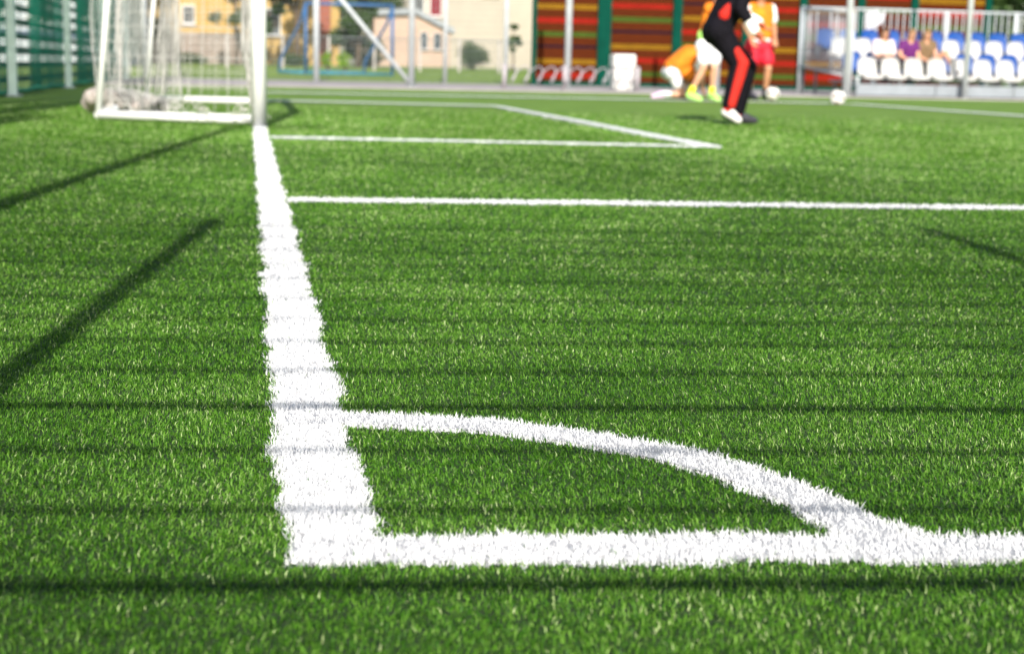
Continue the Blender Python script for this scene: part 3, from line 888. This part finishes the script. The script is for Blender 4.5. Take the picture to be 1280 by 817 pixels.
class Person:
    def __init__(self, name, label, J, skin, s=1.0, face=(0, -1, 0), hair=None, group=None, voxel=0.011):
        self.J = {k: Vector(v) for k, v in J.items()}
        self.s = s; self.vox = voxel * s
        base = self.J['base']
        self.root = empty('person', base)
        tag(self.root, label, 'person', group)
        for k in self.J: self.J[k] = self.J[k] - base
        self.face = Vector(face).normalized()
        self.body(skin, hair)
    def caps(self, bm, a, b, t0, t1, r0, r1, n=12):
        A = self.J[a] if isinstance(a, str) else a; B = self.J[b] if isinstance(b, str) else b
        capsule(bm, A.lerp(B, t0), A.lerp(B, t1), r0 * self.s, r1 * self.s, n)
    def torso(self, bm, g=0.0, low=0.0):
        J, s = self.J, self.s
        if low < .1: self.caps(bm, 'hip_l', 'hip_r', -0.05, 1.05, .105 + g, .105 + g)
        w = (J['sh_r'] - J['sh_l'])
        for off in (-0.25, 0.0, 0.25):
            top = J['chest'] + w * off * 0.85
            bot = J['pelvis'] + (J['hip_r'] - J['hip_l']) * off * 1.2
            capsule(bm, bot.lerp(top, low), top, (.10 + g) * s, (.112 + g) * s)
        self.caps(bm, 'sh_l', 'sh_r', 0.08, 0.92, .062 + g, .062 + g)
    def foot(self, bm, side, g=0.0):
        J, s = self.J, self.s
        a, t = J['an_' + side], J['toe_' + side]
        d = (t - a); dn = d.normalized()
        heel = a - dn * 0.02 * s + vec(0, 0, -0.03 * s) * (1 if abs(dn.z) < .8 else 0)
        capsule(bm, heel, t, (.038 + g) * s, (.030 + g) * s)
        capsule(bm, a, t.lerp(a, 0.35), (.040 + g) * s, (.034 + g) * s)
    def hand(self, bm, side, g=0.0):
        J, s = self.J, self.s
        w = J['wr_' + side]; d = J.get('hand_' + side)
        d = (d - w).normalized() if d is not None else (w - J['el_' + side]).normalized()
        a, b = frame_axes(d)
        if 'palm_' + side in J:
            a = J['palm_' + side] + self.root.location; a = (a - d * a.dot(d)).normalized(); b = a.cross(d)
        for q in (-.02, 0, .02):
            capsule(bm, w + a * q * 0.7 * s, w + d * .085 * s + a * q * 1.25 * s, (.019 + g) * s, (.015 + g) * s, 8)
        for i, (q, ln) in enumerate(((-.033, .062), (-.011, .075), (.011, .080), (.033, .070))):
            k = w + d * .088 * s + a * q * s
            m = k + (d + a * q * 3 + b * .25) .normalized() * ln * .55 * s
            capsule(bm, k, m, (.0095 + g) * s, (.0088 + g) * s, 8)
            capsule(bm, m, m + (d + a * q * 2 + b * .8).normalized() * ln * .5 * s, (.0088 + g) * s, (.0075 + g) * s, 8)
        k = w + d * .025 * s + a * .026 * s
        m = k + (d * .7 + a * .8 + b * .3).normalized() * .045 * s
        capsule(bm, k, m, (.013 + g) * s, (.011 + g) * s, 8)
        capsule(bm, m, m + (d + a * .25 + b * .4).normalized() * .035 * s, (.011 + g) * s, (.009 + g) * s, 8)
    def body(self, skin, hair):
        J, s = self.J, self.s
        bm = bmesh.new()
        self.torso(bm)
        h = J['head']; upv = (h - J['neck']).normalized()
        f = (self.face - upv * self.face.dot(upv)).normalized(); sd = f.cross(upv)
        self.caps(bm, 'chest', 'neck', 0.2, 1.0, .075, .058)
        self.caps(bm, 'neck', 'head', 0.0, 0.6, .056, .056)
        rot = Matrix((sd, f, upv)).transposed()
        ellipsoid(bm, h + upv * .02 * s - f * .01 * s, .076 * s, .094 * s, .098 * s, rot)
        ellipsoid(bm, h - upv * .05 * s + f * .025 * s, .056 * s, .062 * s, .062 * s, rot)
        capsule(bm, h - upv * .088 * s + f * .062 * s, h - upv * .085 * s + f * .05 * s, .022 * s, .03 * s, 8)
        capsule(bm, h + f * .086 * s + upv * .012 * s, h + f * .106 * s - upv * .022 * s, .009 * s, .014 * s, 8)
        for k in (-1, 1):
            capsule(bm, h + sd * k * .076 * s + upv * .015 * s - f * .012 * s, h + sd * k * .074 * s - upv * .025 * s - f * .004 * s, .013 * s, .009 * s, 8)
            capsule(bm, h + sd * k * .045 * s + f * .068 * s + upv * .028 * s, h + sd * k * .015 * s + f * .082 * s + upv * .026 * s, .011 * s, .011 * s, 8)
        for q in ('l', 'r'):
            self.caps(bm, 'sh_' + q, 'el_' + q, 0, 1, .052, .040); self.caps(bm, 'el_' + q, 'wr_' + q, 0, 1, .041, .027)
            self.caps(bm, 'el_' + q, 'wr_' + q, 0.15, .4, .043, .039)
            self.hand(bm, q)
            self.caps(bm, 'hip_' + q, 'kn_' + q, 0, 1, .088, .056); self.caps(bm, 'kn_' + q, 'an_' + q, 0, 1, .053, .037)
            cb = (J['kn_' + q] - J['an_' + q]).normalized()
            self.caps(bm, 'kn_' + q, 'an_' + q, .18, .45, .057, .052)
            self.foot(bm, q)
        remesh_to('body', bm, self.vox * 0.72, skin, self.root, 3)
        bm = bmesh.new()
        for k in (-1, 1): ellipsoid(bm, h + sd * k * .031 * s + f * .081 * s + upv * .012 * s, .012 * s, .009 * s, .007 * s, rot, 8, 6)
        obj('eyes', bm, M['eye'], self.root, True)
        bm = bmesh.new(); ellipsoid(bm, h + f * .086 * s - upv * .050 * s, .022 * s, .008 * s, .007 * s, rot, 8, 6); obj('mouth', bm, M['lip'], self.root, True)
        if hair:
            m, kind = hair
            bm = bmesh.new()
            ellipsoid(bm, h + upv * .035 * s - f * .022 * s, .085 * s, .094 * s, .094 * s, rot)
            ellipsoid(bm, h + upv * .07 * s + f * .02 * s, .072 * s, .07 * s, .05 * s, rot)
            if kind == 'long':
                for k in (-1, 0, 1):
                    capsule(bm, h - f * .045 * s + sd * k * .05 * s, h - f * .07 * s + sd * k * .055 * s - upv * .22 * s, .05 * s, .035 * s, 8)
                for k in (-1, 1):
                    capsule(bm, h + sd * k * .075 * s + upv * .04 * s, h + sd * k * .085 * s - upv * .16 * s + f * .01 * s, .028 * s, .022 * s, 8)
            remesh_to('hair', bm, self.vox, m, self.root, 2)
    def cloth(self, name, m, fn, smooth=3):
        bm = bmesh.new(); fn(bm)
        return remesh_to(name, bm, self.vox, m, self.root, smooth)

# --- goalkeeper, black tracksuit with red panels, crouching side-on
def keeper():
    J = dict(base=(4.40, 12.2, 0), pelvis=(4.20, 12.20, 0.88), chest=(4.40, 12.18, 1.27), neck=(4.48, 12.18, 1.43), head=(4.56, 12.16, 1.56),
             sh_l=(4.40, 12.38, 1.34), sh_r=(4.40, 11.98, 1.34), el_l=(4.44, 12.52, 1.07), el_r=(4.31, 11.90, 1.04),
             wr_l=(4.66, 12.50, 0.95), wr_r=(4.42, 11.86, 0.86), hand_r=(4.55, 11.86, 0.68), hand_l=(4.78, 12.46, 0.85),
             hip_l=(4.20, 12.30, 0.84), hip_r=(4.19, 12.11, 0.84), kn_l=(4.535, 12.30, 0.53), kn_r=(4.365, 12.06, 0.55),
             an_l=(4.475, 12.36, 0.085), an_r=(4.265, 12.02, 0.135), toe_l=(4.635, 12.34, 0.035), toe_r=(4.365, 12.00, 0.048))
    p = Person('goalkeeper', 'person in black tracksuit with red leg panels and gloves, half crouched on the turf', J, M['skin'], 1.0, (1, -0.1, -0.15), (M['hair_dark'], 'short'))
    def jacket(bm):
        p.torso(bm, .022)
        for q in 'lr':
            p.caps(bm, 'sh_' + q, 'el_' + q, 0, 1, .076, .062); p.caps(bm, 'el_' + q, 'wr_' + q, 0, .62, .062, .050)
        p.caps(bm, 'hip_l', 'hip_r', 0, 1, .132, .132); p.caps(bm, 'chest', 'neck', .3, .85, .075, .066)
    p.cloth('jacket', M['black_cloth'], jacket)
    def trousers(bm):
        p.caps(bm, 'hip_l', 'hip_r', -.05, 1.05, .128, .128)
        for q in 'lr':
            p.caps(bm, 'hip_' + q, 'kn_' + q, 0, 1, .120, .086); p.caps(bm, 'kn_' + q, 'an_' + q, 0, .90, .086, .064)
    p.cloth('trousers', M['black_cloth'], trousers)
    def legpanel(bm):
        a = p.J['hip_r'].lerp(p.J['kn_r'], .62); off = vec(.022, -.062, 0.008)
        capsule(bm, a + off, p.J['kn_r'] + off, .044, .054); capsule(bm, p.J['kn_r'] + off, p.J['an_r'].lerp(p.J['kn_r'], .12) + vec(.012, -.03, 0), .056, .046)
    p.cloth('red_leg_panel', M['red_cloth'], legpanel)
    def sidepanel(bm):
        capsule(bm, vec(-.19, -.14, .98), vec(-.115, -.155, 1.14), .062, .035)
    p.cloth('red_side_panel', M['red_cloth'], sidepanel)
    for q, m, nme in (('l', M['shoe_dark'], 'dark trainer'), ('r', M['shoe_white'], 'white trainer with dark sole')):
        o = p.cloth('shoe', m, lambda bm: p.foot(bm, q, .006)); o['label'] = nme
        p.cloth('shoe_sole', M['shoe_dark'], lambda bm: capsule(bm, p.J['an_' + q].lerp(p.J['toe_' + q], -.15) + vec(-.012, 0, -.058), p.J['toe_' + q] + vec(.002, 0, -.022), .026, .020), 1)
        o = p.cloth('sock', M['red_cloth'], lambda bm: p.caps(bm, 'kn_' + q, 'an_' + q, .86, 1.0, .052, .050))
    for q in 'lr':
        p.cloth('glove_cuff', M['glove_white'], lambda bm: p.caps(bm, 'el_' + q, 'wr_' + q, .60, 1.08, .050, .052))
        p.cloth('glove', M['glove_red'], lambda bm: p.hand(bm, q, .006), 1)
keeper()

def bib(p, g=.026, low=0.02):
    def f(bm): p.torso(bm, g, low)
    return f
def shorts(p, t, r0=.125, r1=.115):
    def f(bm):
        p.caps(bm, 'hip_l', 'hip_r', -.1, 1.1, .135, .135)
        for q in 'lr': p.caps(bm, 'hip_' + q, 'kn_' + q, 0, t, r0, r1)
    return f
def sleeves(p, t, g=.02):
    def f(bm):
        p.torso(bm, .014)
        for q in 'lr': p.caps(bm, 'sh_' + q, 'el_' + q, 0, t, .064 + g, .056 + g)
    return f

# --- player standing over the kneeling one, white shorts, neon boots
J = dict(base=(7.1, 22.2, 0), pelvis=(7.19, 22.2, 0.95), chest=(7.22, 22.18, 1.34), neck=(7.24, 22.16, 1.50), head=(7.27, 22.12, 1.63),
         sh_l=(7.36, 22.36, 1.43), sh_r=(7.12, 22.02, 1.43), el_l=(7.50, 22.24, 1.15), el_r=(7.28, 21.86, 1.18), wr_l=(7.42, 21.95, 0.98), wr_r=(7.34, 21.85, 1.05),
         hip_l=(7.28, 22.23, 0.87), hip_r=(7.09, 22.17, 0.87), kn_l=(7.24, 22.10, 0.53), kn_r=(7.06, 22.08, 0.53), an_l=(7.26, 22.24, 0.12), an_r=(6.89, 22.20, 0.12), toe_l=(7.30, 22.02, 0.045), toe_r=(7.00, 22.02, 0.04))
p = Person('player', 'person standing in orange bib, white shorts and neon green boots beside the kneeling one', J, M['skin'], 1.0, (0.6, -1, -0.2), (M['hair_brown'], 'short'))
def thin_shirt(bm):
    p.torso(bm, .012)
    for q in 'lr': p.caps(bm, 'sh_' + q, 'el_' + q, 0, .5, .070, .062)
def wide_bib(bm):
    p.torso(bm, .045, .40)
    for q in 'lr': p.caps(bm, 'sh_' + q, 'el_' + q, -.1, .18, .092, .085)
def high_shorts(bm):
    shorts(p, .62, .112, .108)(bm)
    p.caps(bm, p.J['hip_l'] + vec(0, 0, .07), p.J['hip_r'] + vec(0, 0, .07), 0, 1, .106, .106)
p.cloth('shirt', M['white_cloth'], thin_shirt); p.cloth('bib', M['orange_cloth'], wide_bib); p.cloth('shorts', M['white_cloth'], high_shorts)
p.cloth('waistband', M['neon'], lambda bm: p.caps(bm, p.J['hip_l'] + vec(0, 0, .165), p.J['hip_r'] + vec(0, 0, .165), -.05, 1.05, .118, .118))
for q in 'lr':
    p.cloth('sock', M['neon_yellow'], lambda bm: p.caps(bm, 'kn_' + q, 'an_' + q, .76, 1.0, .052, .05)); p.cloth('boot', M['neon'], lambda bm: p.foot(bm, q, .016))

# --- kneeling player bent over forward
J = dict(base=(7.2, 24.1, 0), pelvis=(7.10, 24.12, 0.50), chest=(7.40, 24.06, 0.74), neck=(7.56, 24.02, 0.72), head=(7.66, 23.98, 0.62),
         sh_l=(7.46, 24.25, 0.70), sh_r=(7.46, 23.86, 0.68), el_l=(7.62, 24.26, 0.42), el_r=(7.58, 23.84, 0.42), wr_l=(7.66, 24.10, 0.20), wr_r=(7.62, 23.90, 0.19),
         hip_l=(7.10, 24.24, 0.44), hip_r=(7.10, 24.02, 0.44), kn_l=(7.45, 24.26, 0.40), kn_r=(7.30, 23.98, 0.075), an_l=(7.36, 24.30, 0.09), an_r=(6.92, 24.02, 0.085), toe_l=(7.54, 24.28, 0.04), toe_r=(6.78, 24.03, 0.04))
p = Person('player', 'person kneeling bent low in an orange bib and white shorts', J, M['skin'], 1.0, (0.5, -0.1, -1), (M['hair_dark'], 'short'))
p.cloth('shirt', M['white_cloth'], sleeves(p, .7)); 
def hanging_bib(bm):
    p.torso(bm, .062, .16)
    for yy in (-.12, 0.0, .12):
        capsule(bm, vec(.18, yy, .62), vec(.20, yy, .40), .11, .09)
        capsule(bm, vec(.05, yy, .56), vec(.12, yy, .44), .10, .10)
p.cloth('bib', M['orange_cloth'], hanging_bib)
p.cloth('shorts', M['white_cloth'], lambda bm: (p.caps(bm, 'hip_l', 'hip_r', -.1, 1.1, .135, .135), p.caps(bm, 'hip_l', 'hip_r', -.05, 1.05, .125, .125), [p.caps(bm, 'hip_' + q, 'kn_' + q, 0, .5, .12, .10) for q in 'lr']))
for q in 'lr':
    p.cloth('sock', M['white_cloth'], lambda bm: p.caps(bm, 'kn_' + q, 'an_' + q, .62, 1.0, .05, .048)); p.cloth('boot', M['shoe_lilac'], lambda bm: p.foot(bm, q, .014))

# --- player with the ball, red shorts
J = dict(base=(8.8, 24.6, 0), pelvis=(8.83, 24.6, 1.02), chest=(8.80, 24.58, 1.48), neck=(8.80, 24.56, 1.68), head=(8.80, 24.52, 1.83),
         sh_l=(9.02, 24.64, 1.58), sh_r=(8.58, 24.60, 1.58), el_l=(9.08, 24.62, 1.27), el_r=(8.50, 24.48, 1.28), wr_l=(9.04, 24.42, 1.04), wr_r=(8.58, 24.30, 1.03),
         hip_l=(8.95, 24.62, 0.93), hip_r=(8.72, 24.60, 0.93), kn_l=(8.97, 24.50, 0.54), kn_r=(8.69, 24.54, 0.54), an_l=(8.97, 24.62, 0.10), an_r=(8.68, 24.62, 0.10), toe_l=(8.97, 24.40, 0.04), toe_r=(8.74, 24.40, 0.04))
p = Person('player', 'person standing in orange bib, white sleeves and red shorts with a ball at the feet', J, M['skin_tan'], 1.12, (0, -1, -0.1), (M['hair_brown'], 'short'))
p.cloth('shirt', M['white_cloth'], sleeves(p, .6)); p.cloth('bib', M['orange_cloth'], bib(p, .028, .22)); p.cloth('shorts', M['shorts_red'], shorts(p, .62, .12, .115))
for q in 'lr':
    p.cloth('sock', M['dark_cloth'], lambda bm: p.caps(bm, 'kn_' + q, 'an_' + q, .80, 1.0, .05, .048)); p.cloth('boot', M['shoe_dark'], lambda bm: p.foot(bm, q, .014))

# --- three spectators on the second row
def sitter(x, label, skin, hair, top_m, leg_m, arms, sl, shift=0.0, leg_up=False, face=(-.3, -1, -.1)):
    y = 30.62; z = 0.58
    J = dict(base=(x, y, z), pelvis=(x, y, z + .12), chest=(x + shift * .5, y - .06, z + .50), neck=(x + shift * .8, y - .10, z + .68), head=(x + shift, y - .14, z + .80),
             sh_l=(x + shift * .5 + .18, y - .06, z + .60), sh_r=(x + shift * .5 - .18, y - .06, z + .60),
             hip_l=(x + .09, y, z + .11), hip_r=(x - .09, y, z + .11), kn_l=(x + .13, y - .42, z + .14), kn_r=(x - .13, y - .42, z + .14),
             an_l=(x + .13, y - .46, z - .18), an_r=(x - .13, y - .46, z - .18), toe_l=(x + .14, y - .64, z - .22), toe_r=(x - .14, y - .64, z - .22))
    if leg_up:
        J['kn_l'] = (x + .34, y - .34, z + .42); J['an_l'] = (x + .46, y - .46, z + .03); J['toe_l'] = (x + .52, y - .62, z - .02)
    if arms == 'folded':
        J.update(el_l=(x + .22, y - .14, z + .34), el_r=(x - .22, y - .14, z + .34), wr_l=(x - .02, y - .27, z + .33), wr_r=(x + .02, y - .25, z + .29))
    else:
        J.update(el_l=(x + .21, y - .14, z + .32), el_r=(x - .22, y - .14, z + .32), wr_l=(x + .08, y - .34, z + .22), wr_r=(x - .06, y - .34, z + .22))
    p = Person('spectator', label, J, skin, 0.98, face, hair)
    p.cloth('top', top_m, sleeves(p, sl, .012)); 
    p.cloth('trousers', leg_m, lambda bm: (p.caps(bm, 'hip_l', 'hip_r', -.1, 1.1, .122, .122), [p.caps(bm, 'hip_' + q, 'kn_' + q, 0, (.5 if leg_up and q == 'l' else 1), .108, .08) for q in 'lr'], [p.caps(bm, 'kn_' + q, 'an_' + q, 0, .9, .078, .058) for q in ('r' if leg_up else 'lr')]))
    for q in 'lr': p.cloth('shoe', M['shoe_dark'], lambda bm: p.foot(bm, q, .012))
sitter(13.68, 'person seated with folded arms in a pale pink top and dark trousers', M['skin'], (M['hair_brown'], 'long'), M['pink_cloth'], M['dark_cloth'], 'folded', .9)
sitter(14.27, 'person seated in a purple top between two others on the stand', M['skin'], (M['hair_blond'], 'long'), M['purple_cloth'], M['dark_cloth'], 'lap', .45, .03)
sitter(14.68, 'person seated in a brown top with one bare leg drawn up', M['skin'], (M['hair_blond'], 'long'), M['tan_cloth'], M['dark_cloth'], 'lap', .3, -.02, True, (-.5, -1, -.15))

# ------------------------------------------------------------------ houses
def window(parent, x0, x1, z0, z1, y, pane_m=None, fr=0.06):
    bm = bmesh.new()
    box(bm, x0 - fr, x0, y - 0.06, y + 0.02, z0 - fr, z1 + fr); box(bm, x1, x1 + fr, y - 0.06, y + 0.02, z0 - fr, z1 + fr)
    box(bm, x0 + .001, x1 - .001, y - 0.06, y + 0.02, z0 - fr, z0); box(bm, x0 + .001, x1 - .001, y - 0.06, y + 0.02, z1, z1 + fr)
    w = obj('window', bm, M['frame_white'], parent)
    bm = bmesh.new(); box(bm, x0, x1, y - 0.02, y + 0.01, z0, z1); obj('pane', bm, pane_m or M['glass'], w)
    bm = bmesh.new(); box(bm, x0 - .1, x1 + .1, y - 0.14, y - 0.062, z0 - fr - .05, z0 - fr + .0); obj('sill', bm, M['concrete'], w)

def gable_roof(x0, x1, y0, y1, z0, z1, th=0.15):
    """ridge along X"""
    bm = bmesh.new(); ym = (y0 + y1) / 2
    a = [bm.verts.new(p) for p in ((x0, y0, z0), (x1, y0, z0), (x1, ym, z1), (x0, ym, z1), (x1, y1, z0), (x0, y1, z0))]
    b = [bm.verts.new((v.co.x, v.co.y, v.co.z + th)) for v in a]
    for q in ((0, 1, 2, 3), (3, 2, 4, 5)):
        bm.faces.new([b[i] for i in q]); bm.faces.new([a[i] for i in q[::-1]])
    for i, j in ((0, 1), (1, 2), (2, 4), (4, 5), (5, 3), (3, 0)):
        bm.faces.new((a[i], a[j], b[j], b[i]))
    return bm

def yellow_house():
    root = empty('yellow_house', (-0.2, 75.0, 0.3)); tag(root, 'yellow rendered house behind the trees beyond the lawn', 'house')
    bm = bmesh.new(); box(bm, -5.6, 4.6, 0, 7, 0, 6.2); obj('wall', bm, M['yellow_wall'], root)
    obj('roof', gable_roof(-6.0, 5.0, -0.5, 7.5, 6.21, 9.0), M['roof_red'], root)
    bm = bmesh.new(); box(bm, 3.55, 4.15, -0.32, -0.002, 0.0, 6.2); obj('brick_pier', bm, M['brick_red'], root)
    window(root, -2.90, -2.40, 1.95, 2.75, 0.0); window(root, 0.9, 1.7, 1.5, 2.7, 0.0); window(root, -2.9, -2.1, 4.2, 5.4, 0); window(root, 0.9, 1.7, 4.2, 5.4, 0)
yellow_house()
root = empty('garden_wall', (-4.8, 72.0, 0.3)); tag(root, 'low greyish pink brick wall in front of the yellow house', 'wall')
bm = bmesh.new(); box(bm, 0, 4.6, 0, 0.25, 0, 1.35); obj('brickwork', bm, M['garden_wall'], root)
bm = bmesh.new(); box(bm, -.05, 4.65, -.05, 0.30, 1.352, 1.43, bev=.01); obj('coping', bm, M['concrete'], root)

def pink_house():
    root = empty('pink_house', (6.5, 80.0, 0.38)); tag(root, 'low salmon pink house with a grey sloping roof edge', 'house')
    bm = bmesh.new()
    prof = [(0, 0), (4.05, 0), (4.05, 1.82), (2.2, 2.72), (0, 2.60)]
    a = [bm.verts.new((x, 0, z)) for x, z in prof]; b = [bm.verts.new((x, 7, z)) for x, z in prof]
    bm.faces.new(a); bm.faces.new(b[::-1])
    for i in range(5): bm.faces.new((a[i], b[i], b[(i + 1) % 5], a[(i + 1) % 5]))
    bmesh.ops.recalc_face_normals(bm, faces=bm.faces[:])
    obj('wall', bm, M['pink_wall'], root)
    bm = bmesh.new()
    for (xa, za), (xb, zb) in (((-0.15, 2.62), (2.2, 2.74)), ((2.2, 2.74), (4.25, 1.76))):
        q = [bm.verts.new(p) for p in ((xa, -.25, za), (xb, -.25, zb), (xb, 7.2, zb), (xa, 7.2, za))]
        r = [bm.verts.new((v.co.x, v.co.y, v.co.z + .30)) for v in q]
        bm.faces.new(q[::-1]); bm.faces.new(r)
        for i in range(4): bm.faces.new((q[i], q[(i + 1) % 4], r[(i + 1) % 4], r[i]))
    bmesh.ops.recalc_face_normals(bm, faces=bm.faces[:])
    obj('roof', bm, M['roof_grey'], root)
    window(root, 2.46, 2.84, .95, 1.80, 0.0, fr=.02); window(root, 3.16, 3.56, .95, 1.78, 0.0, fr=.02)
pink_house()

def cream_block():
    root = empty('cream_building', (9.0, 95.0, 0.4)); tag(root, 'tall plain cream building behind the pink house', 'building')
    bm = bmesh.new(); box(bm, 0, 9.2, 0, 10, 0, 11); obj('wall', bm, M['cream_wall'], root)
    bm = bmesh.new(); box(bm, -.3, 9.5, -.3, 10.3, 11.01, 11.3); obj('roof', bm, M['roof_grey'], root)
    window(root, 2.2, 2.9, 3.15, 4.3, 0.0, M['maroon']); window(root, 1.0, 1.8, 3.15, 4.3, 0.0)
    for x in (1.6, 4.2, 6.8): window(root, x, x + 1.1, 7.2, 8.6, 0.0)
    window(root, 5.6, 6.5, 4.45, 5.6, 0.0)
cream_block()

def pale_block():
    root = empty('pale_building', (-16, 58.0, 0.18)); tag(root, 'long pale blue-grey building seen through the green net on the left', 'building')
    bm = bmesh.new(); box(bm, 0, 11.5, 0, 8, 0, 6); obj('wall', bm, M['pale_wall'], root)
    bm = bmesh.new(); box(bm, -.2, 11.7, -.2, 8.2, 6.01, 6.25); obj('roof', bm, M['roof_grey'], root)
    bm = bmesh.new(); box(bm, -.05, 11.55, -.04, -.002, 1.0, 1.25); obj('band', bm, M['band_wall'], root)
    for k in range(6): window(root, .6 + 1.85 * k, 1.5 + 1.85 * k, 1.8, 3.0, 0.0)
    for k in range(6): window(root, .6 + 1.85 * k, 1.5 + 1.85 * k, 4.0, 5.2, 0.0)
pale_block()

# ------------------------------------------------------------------ trees and bushes
def leaf_cloud(rs, blobs, n, size):
    """n leaf quads spread through the volumes of blobs, with gaps between the clumps"""
    V = np.zeros((n, 5, 3), np.float32); rn = np.zeros(n, np.float32)
    vol = np.array([b[1] * b[2] * b[3] for b in blobs]) ** 0.75; pick = rs.choice(len(blobs), n, p=vol / vol.sum())
    for i in range(n):
        c, rx, ry, rz, tone = blobs[pick[i]]
        v = rs.normal(size=3); v /= np.linalg.norm(v) + 1e-9
        q = rs.random() ** 0.45
        pos = np.array(c) + v * q * np.array([rx, ry, rz])
        a = rs.normal(size=3); a /= np.linalg.norm(a); b = np.cross(a, rs.normal(size=3)); b /= np.linalg.norm(b) + 1e-9
        s = size * rs.uniform(.6, 1.3)
        V[i, 0] = pos - b * s * .18; V[i, 1] = pos + b * s * .18; V[i, 2] = pos + a * s * .5 + b * s * .3; V[i, 3] = pos + a * s * .5 - b * s * .3; V[i, 4] = pos + a * s
        rn[i] = np.clip(tone + rs.normal(0, .18), 0, 1)
    return V, rn

def tree(name, x, y, z, h, r, base, leaf, label, n, size, trunk_r, seed, clumps=16, cat='tree', sparse=1.0):
    rs = np.random.default_rng(seed)
    root = empty(name, (x, y, z)); tag(root, label, cat)
    bm = bmesh.new()
    tube(bm, [(0, 0, -.03), (0.02, 0, h * .25), (-.03, .02, h * .6), (0.0, 0, h * .9)], [trunk_r * 1.25, trunk_r, trunk_r * .7, trunk_r * .25], 9)
    blobs = []
    for k in range(clumps):
        a = rs.uniform(0, 6.28); zz = base + (h - base) * rs.uniform(0.05, 1) ; q = rs.uniform(.25, 1) * r * (1 - .55 * ((zz - base) / (h - base)) ** 2)
        c = (math.cos(a) * q, math.sin(a) * q, zz); b = r * rs.uniform(.24, .42) * sparse
        blobs.append((c, b, b, b * .8, rs.uniform(.25, .75)))
        tube(bm, [(0, 0, max(.15 * h, zz - .45 * q - .2)), (c[0] * .5, c[1] * .5, zz - .2 * q), (c[0] * .95, c[1] * .95, c[2])], [trunk_r * .4, trunk_r * .25, trunk_r * .08], 6)
    obj('trunk', bm, M['bark'], root)
    V, rn = leaf_cloud(rs, blobs, n, size)
    o = blade_mesh('crown', V, rn, leaf); o.parent = root
    return root

def bush(name, x, y, z, rx, h, leaf, label, n, size, seed, clumps=9):
    rs = np.random.default_rng(seed); root = empty(name, (x, y, z)); tag(root, label, 'bush')
    blobs = []; bm = bmesh.new()
    for k in range(clumps):
        a = rs.uniform(0, 6.28); q = rs.uniform(0, .62) * rx; zz = h * rs.uniform(.3, .78)
        c = (math.cos(a) * q, math.sin(a) * q, zz); b = rx * rs.uniform(.35, .5)
        blobs.append((c, b, b, min(b, h * .3), rs.uniform(.3, .7)))
        tube(bm, [(0.02 * k, 0, -.02), (c[0] * .5, c[1] * .5, zz * .5), c], [.02, .015, .006], 5)
    obj('stems', bm, M['bark'], root)
    V, rn = leaf_cloud(rs, blobs, n, size); o = blade_mesh('foliage', V, rn, leaf); o.parent = root

tree('leafy_tree', 4.95, 69.5, .3, 5.6, 1.35, .55, M['leaf_dark'], 'dense dark green tree between the yellow and the pink house', 9000, .17, .12, 1, 26)
tree('leafy_tree', 0.55, 69.8, .3, 5.6, 0.9, 1.0, M['leaf_dark'], 'dark tree just right of the white goalpost before the yellow house', 3600, .15, .10, 2, 18)
tree('leafy_tree', 2.2, 70.5, .3, 6.0, 1.5, 2.6, M['leaf_mid'], 'tree with loose crown hanging over the blue goal frame', 4200, .16, .11, 3, 20, sparse=.8)
tree('leafy_tree', -0.55, 69.2, .3, 5.0, 1.2, 1.7, M['leaf_mid'], 'thin tree seen through the goal net before the yellow house', 2600, .15, .09, 4, 16, sparse=.75)
tree('leafy_tree', 11.55, 66.0, .28, 2.2, .35, .9, M['leaf_mid'], 'slender sapling in front of the cream building', 700, .12, .045, 5, 8)
tree('leafy_tree', 22.6, 46.0, 0.05, 6.0, 2.2, .4, M['leaf_mid'], 'broad green tree beyond the right end of the striped slat wall', 8000, .22, .15, 6, 24)
tree('leafy_tree', -5.2, 70.0, .3, 7.0, 1.7, 1.2, M['leaf_mid'], 'green tree left of the yellow house beside the pale building', 6000, .19, .14, 7, 22)
tree('leafy_tree', 7.0, 90.0, .4, 9.0, 2.4, 2.0, M['leaf_mid'], 'tall green tree rising behind the pink house roof', 8000, .24, .18, 8, 26)
bush('round_bush', 3.05, 60.5, .21, .34, .78, M['leaf_lime'], 'small round lime green bush behind the blue goal, left one', 900, .07, 21)
bush('round_bush', 3.75, 60.5, .21, .36, .80, M['leaf_lime'], 'small round lime green bush below the dense dark tree', 900, .07, 22)
bush('shrub', 9.95, 68.0, .3, .95, 1.25, M['leaf_mid'], 'wide green shrub between the pink house and cream building', 2800, .10, 23, 12)
bush('shrub', 1.9, 68.5, .3, 1.0, .55, M['leaf_dark'], 'low dark hedge bush at the foot of the yellow house', 2200, .09, 24, 12)
bush('shrub', 5.6, 71.0, .3, .9, .7, M['leaf_dark'], 'low dark bush under the dense tree by the pink house', 1800, .09, 25, 10)
bush('shrub', -2.6, 71.0, .3, 1.1, .5, M['leaf_mid'], 'low green bush along the garden wall seen through the net', 1800, .09, 26, 10)
bush('hedge', 22.6, 43.0, 0.02, 1.9, 4.6, M['leaf_dark'], 'tall dark clipped hedge past the right end of the striped wall', 9000, .16, 27, 22)
